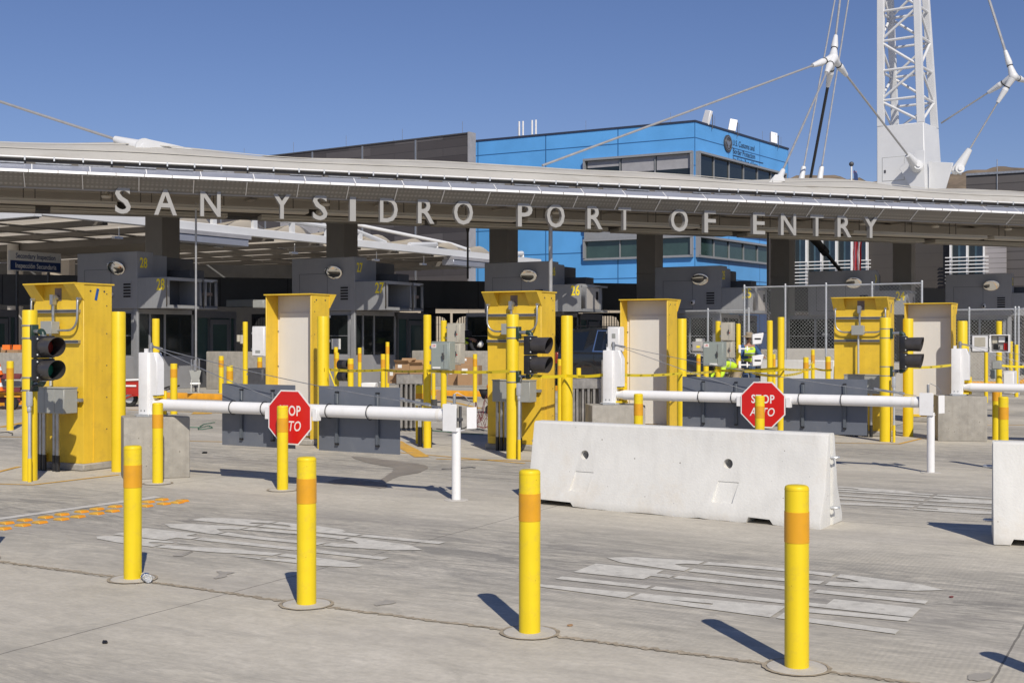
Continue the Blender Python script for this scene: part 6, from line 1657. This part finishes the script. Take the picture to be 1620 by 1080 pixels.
# ------------------------------------------------------------------ people
def skinned(edges, verts, name, material, parent, sub=2, root='pelvis'):
    ks = list(verts); me = bpy.data.meshes.new(name)
    me.from_pydata([verts[k][0] for k in ks], [(ks.index(a), ks.index(b)) for a, b in edges], [])
    ob = bpy.data.objects.new(name, me); col.objects.link(ob)
    md = ob.modifiers.new('s', 'SKIN'); md.use_smooth_shade = True; md.branch_smoothing = .4
    for i, k in enumerate(ks):
        r = verts[k][1]; r = r if isinstance(r, tuple) else (r, r)
        me.skin_vertices[0].data[i].radius = r; me.skin_vertices[0].data[i].use_root = (k == root)
    sb = ob.modifiers.new('u', 'SUBSURF'); sb.levels = sub; sb.render_levels = sub
    new = baked(ob); bpy.data.objects.remove(ob)
    new.materials.clear(); new.materials.append(M[material])
    return link(name, new, parent)
def person(label, loc, rot, J, vest='hivis', shirt='shirt_blue', trousers='denim', hat=None, face_dir=(0,-1,0), extra=None):
    o = thing('person', label, 'person', loc, rot, 'workers among the booths')
    J = {k: Vector(v) for k, v in J.items()}
    V = {}; E = []
    def v(k, p, r): V[k] = (tuple(p), r)
    v('pelvis', J['pelvis'], (.115,.10)); v('waist', J['waist'], (.105,.09)); v('chest', J['chest'], (.135,.105)); v('neck', J['neck'], .05); v('skull', J['head'], (.072,.08)); 
    up = (J['head']-J['neck']).normalized(); v('crown', J['head']+up*.10, .05); v('jaw', J['head']-up*.05+Vector(face_dir)*.02, .058)
    fd = Vector(face_dir); 
    E += [('pelvis','waist'),('waist','chest'),('chest','neck'),('neck','jaw'),('jaw','skull'),('skull','crown')]
    v('nose', J['head']-up*.02+fd*.105, .014); E.append(('skull','nose'))
    for s in 'LR':
        v('sh'+s, J['sh'+s], .062); v('el'+s, J['el'+s], .045); v('wr'+s, J['wr'+s], .028)
        d = (J['wr'+s]-J['el'+s]).normalized(); pm = J['wr'+s]+d*.06; v('pm'+s, pm, (.036,.022))
        E += [('chest','sh'+s),('sh'+s,'el'+s),('el'+s,'wr'+s),('wr'+s,'pm'+s)]
        a = Vector((0,0,1)) if abs(d.z) < .8 else Vector((0,1,0)); sd = d.cross(a).normalized(); dn = d.cross(sd)
        for i, (off, ln) in enumerate(((-.026,.072),(-.009,.082),(.009,.078),(.026,.062))):
            b1 = pm+sd*off+d*.035; b2 = b1+d*ln*.5+dn*.012; b3 = b2+d*ln*.4+dn*.03
            for q, p in zip('abc', (b1,b2,b3)): v('f%d%s%s' % (i,q,s), p, .009)
            E += [('pm'+s,'f%da%s' % (i,s)),('f%da%s' % (i,s),'f%db%s' % (i,s)),('f%db%s' % (i,s),'f%dc%s' % (i,s))]
        t1 = J['wr'+s]+d*.035-sd*.035; t2 = t1+d*.04-sd*.015+dn*.015
        v('ta'+s, t1, .011); v('tb'+s, t2, .009); E += [('wr'+s,'ta'+s),('ta'+s,'tb'+s)]
        v('hp'+s, J['hp'+s], .085); v('kn'+s, J['kn'+s], .058); v('an'+s, J['an'+s], .04); v('to'+s, J['to'+s], (.042,.03))
        E += [('pelvis','hp'+s),('hp'+s,'kn'+s),('kn'+s,'an'+s),('an'+s,'to'+s)]
    body = skinned(E, V, 'body', 'skin', o)
    g = lambda ks, k, ex: {a: (V[a][0], tuple(x*k+ex for x in (V[a][1] if isinstance(V[a][1], tuple) else (V[a][1],)*2))) for a in ks}
    tk = ['pelvis']+[a+s for s in 'LR' for a in ('hp','kn','an')]; te = [e for e in E if e[0] in tk and e[1] in tk]
    skinned(te, g(tk, 1.12, .014), 'trousers', trousers, o)
    for s in 'LR':
        bk = ['an'+s,'to'+s]; skinned([('an'+s,'to'+s)], g(bk, 1.25, .012), 'boot', 'black_cloth', o, 2, 'an'+s)
    sk = ['pelvis','waist','chest']+[a+s for s in 'LR' for a in ('sh','el','wr')]; se = [e for e in E if e[0] in sk and e[1] in sk]
    gs = g(sk, 1.08, .012); 
    for s in 'LR': gs['wr'+s] = (tuple(Vector(V['el'+s][0]).lerp(Vector(V['wr'+s][0]), .85)), (.038,.038))
    skinned(se, gs, 'shirt', shirt, o)
    if vest:
        vk = ['pelvis','waist','chest','shL','shR']; ve = [e for e in E if e[0] in vk and e[1] in vk]
        gv = g(vk, 1.14, .026)
        w = skinned(ve, gv, 'vest', vest, o)
        c = (J['waist']+J['chest'])/2; ax = (J['chest']-J['waist']).normalized()
        m = MB(); rr = .168
        a = ax.cross(Vector((0,1,0))); a = (a if a.length > .2 else ax.cross(Vector((1,0,0)))).normalized(); b = ax.cross(a)
        pts = [c+a*math.cos(t)*rr+b*math.sin(t)*.14 for t in [2*math.pi*i/20 for i in range(21)]]
        m.tube(pts, .018, 6); m.build('reflective_stripe', 'galv_bright', w)
    # eyes, ears, hair or hat
    side = up.cross(fd).normalized(); m = MB()
    for s in (-1,1): m.sphere(tuple(J['head']+up*.012+fd*.082+side*s*.032), .011, 8, 6)
    m.build('eye', 'ink_black', body)
    m = MB()
    for s in (-1,1): m.sphere(tuple(J['head']+side*s*.085), .024, 8, 6, (.6,.6,1))
    m.build('ear', 'skin', body)
    q = up.to_track_quat('Z', 'Y')
    if hat:
        h = MB()
        if hat == 'paper_white':
            h.lathe([(.125,.0),(.125,.012),(.108,.02),(.105,.07),(.08,.115),(.03,.135),(0,.137)], 22)
        else:
            h.lathe([(.185,-.012),(.19,-.005),(.10,.012),(.095,.09),(.06,.115),(0,.115)], 22)
        ob = h.build('hat', hat, o, tuple(J['head']+up*.055)); ob.rotation_euler = q.to_euler()
    h = MB(); h.sphere((0,0,0), .092, 16, 10, (.98,1.05,1)); h.v = [(a, b, c_) for a,b,c_ in h.v]
    hr = h.build('hair', 'hair_dark', o, tuple(J['head']+up*.035-fd*.02)); hr.rotation_euler = q.to_euler()
    return o
def stand(lean=0.0, arm=((.30,-.16,1.12),(.20,-.40,1.14)), arm2=((-.30,-.16,1.12),(-.20,-.40,1.14))):
    f = lambda p, k: (p[0], p[1]-lean*k, p[2])
    return dict(pelvis=(0,0,.97), waist=f((0,0,1.12),.15), chest=f((0,0,1.34),.4), neck=f((0,0,1.50),.6), head=f((0,-.02,1.63),.8),
        shL=f((.19,0,1.43),.5), elL=arm[0], wrL=arm[1], shR=f((-.19,0,1.43),.5), elR=arm2[0], wrR=arm2[1],
        hpL=(.10,0,.90), knL=(.11,-.03,.50), anL=(.11,.02,.09), toL=(.12,-.14,.04), hpR=(-.10,0,.90), knR=(-.11,-.03,.50), anR=(-.11,.02,.09), toR=(-.12,-.14,.04))
x, y = atz(1184, 32.6)
person('worker in a sun hat and yellow-green vest, standing behind the white camera arms', (x, y, 0), R(22), stand(), 'hivis', 'shirt_blue', 'denim', 'khaki')
def bent(drop=0.0, fwd=.45, hd=-.12):
    return dict(pelvis=(0,.10,.93-drop), waist=(0,-.02,1.03-drop), chest=(0,-.26,1.08-drop), neck=(0,-fwd,1.06-drop), head=(0,-fwd-.12,1.02-drop+hd*.4),
        shL=(.19,-.32,1.05-drop), elL=(.24,-.42,.78-drop), wrL=(.16,-.60,.62-drop), shR=(-.19,-.32,1.05-drop), elR=(-.24,-.42,.78-drop), wrR=(-.16,-.60,.62-drop),
        hpL=(.10,.10,.86-drop), knL=(.13,-.02-drop*.7,.47-drop*.3), anL=(.12,.10,.09), toL=(.13,-.06,.04), hpR=(-.10,.10,.86-drop), knR=(-.13,-.02-drop*.7,.47-drop*.3), anR=(-.12,.10,.09), toR=(-.13,-.06,.04))
x, y = atz(1158, 30.0)
person('worker in a yellow-green jacket and khaki trousers, bending down beside the right LBI box', (x, y, 0), R(-70), bent(.05), 'hivis', 'hivis', 'khaki', None, (-.0,-.7,-.7))
x, y = atz(731, 39.5)
p = person('worker in a white hard hat and backpack, bent over the crash wall', (x, y, .52), R(75), bent(.0, .42), 'hivis', 'black_cloth', 'black_cloth', 'paper_white', (0,-.75,-.65))
m = MB(); m.box(-.17,.17,-.30,.12,1.14,1.36); bp = m.build('backpack', 'black_cloth', p, bevel=.07, seg=3)
m = MB(); m.box(-.11,.11,-.2,-.02,1.362,1.372); m.build('pocket', 'paper_white', bp)
x, y = atz(779, 26.5)
person('worker in an orange vest crouching half hidden behind the middle yellow cabinet', (x, y, 0), R(60), bent(.42, .40), 'hivis_orange', 'hivis', 'black_cloth', None, (0,-.8,-.6))
# ------------------------------------------------------------------ camera, sun and sky
cam = bpy.data.cameras.new('camera'); co = bpy.data.objects.new('camera', cam); col.objects.link(co)
co.location = (0,0,EYE); co.rotation_euler = (R(90),0,0); cam.sensor_width = 36.0; cam.lens = 36.0*F/1620.0; cam.shift_y = -6.0/1620.0
cam.clip_start = .1; cam.clip_end = 6000
scene.camera = co
az = Vector((.253,-.967)).normalized(); el = R(41)
sd = Vector((az.x*math.cos(el), az.y*math.cos(el), math.sin(el)))
sun = bpy.data.lights.new('sun', 'SUN'); sun.energy = SUN; sun.angle = R(.5); sun.color = (1.0,.925,.81)
so = bpy.data.objects.new('sun', sun); col.objects.link(so); so.rotation_euler = (-sd).to_track_quat('-Z','Y').to_euler()
w = bpy.data.worlds.new('World'); scene.world = w; w.use_nodes = True; nt = w.node_tree
bg = nt.nodes['Background']; sk = nt.nodes.new('ShaderNodeTexSky'); sk.sky_type = 'NISHITA'; sk.sun_disc = False
sk.sun_elevation = el; sk.sun_rotation = math.atan2(az.x, az.y); sk.altitude = 0; sk.air_density = AIR; sk.dust_density = DUST; sk.ozone_density = OZONE
tn = nt.nodes.new('ShaderNodeMix'); tn.data_type = 'RGBA'; tn.blend_type = 'MULTIPLY'; tn.inputs[0].default_value = 1; tn.inputs[7].default_value = (.88,.82,.985,1)
nt.links.new(sk.outputs[0], tn.inputs[6]); nt.links.new(tn.outputs[2], bg.inputs['Color']); bg.inputs['Strength'].default_value = SKY
vs_ = scene.view_settings; vs_.view_transform = 'Standard'; vs_.look = 'None'; vs_.exposure = EXPO; vs_.gamma = 1; vs_.use_curve_mapping = False
scene.cycles.max_bounces = 12; scene.cycles.diffuse_bounces = 8
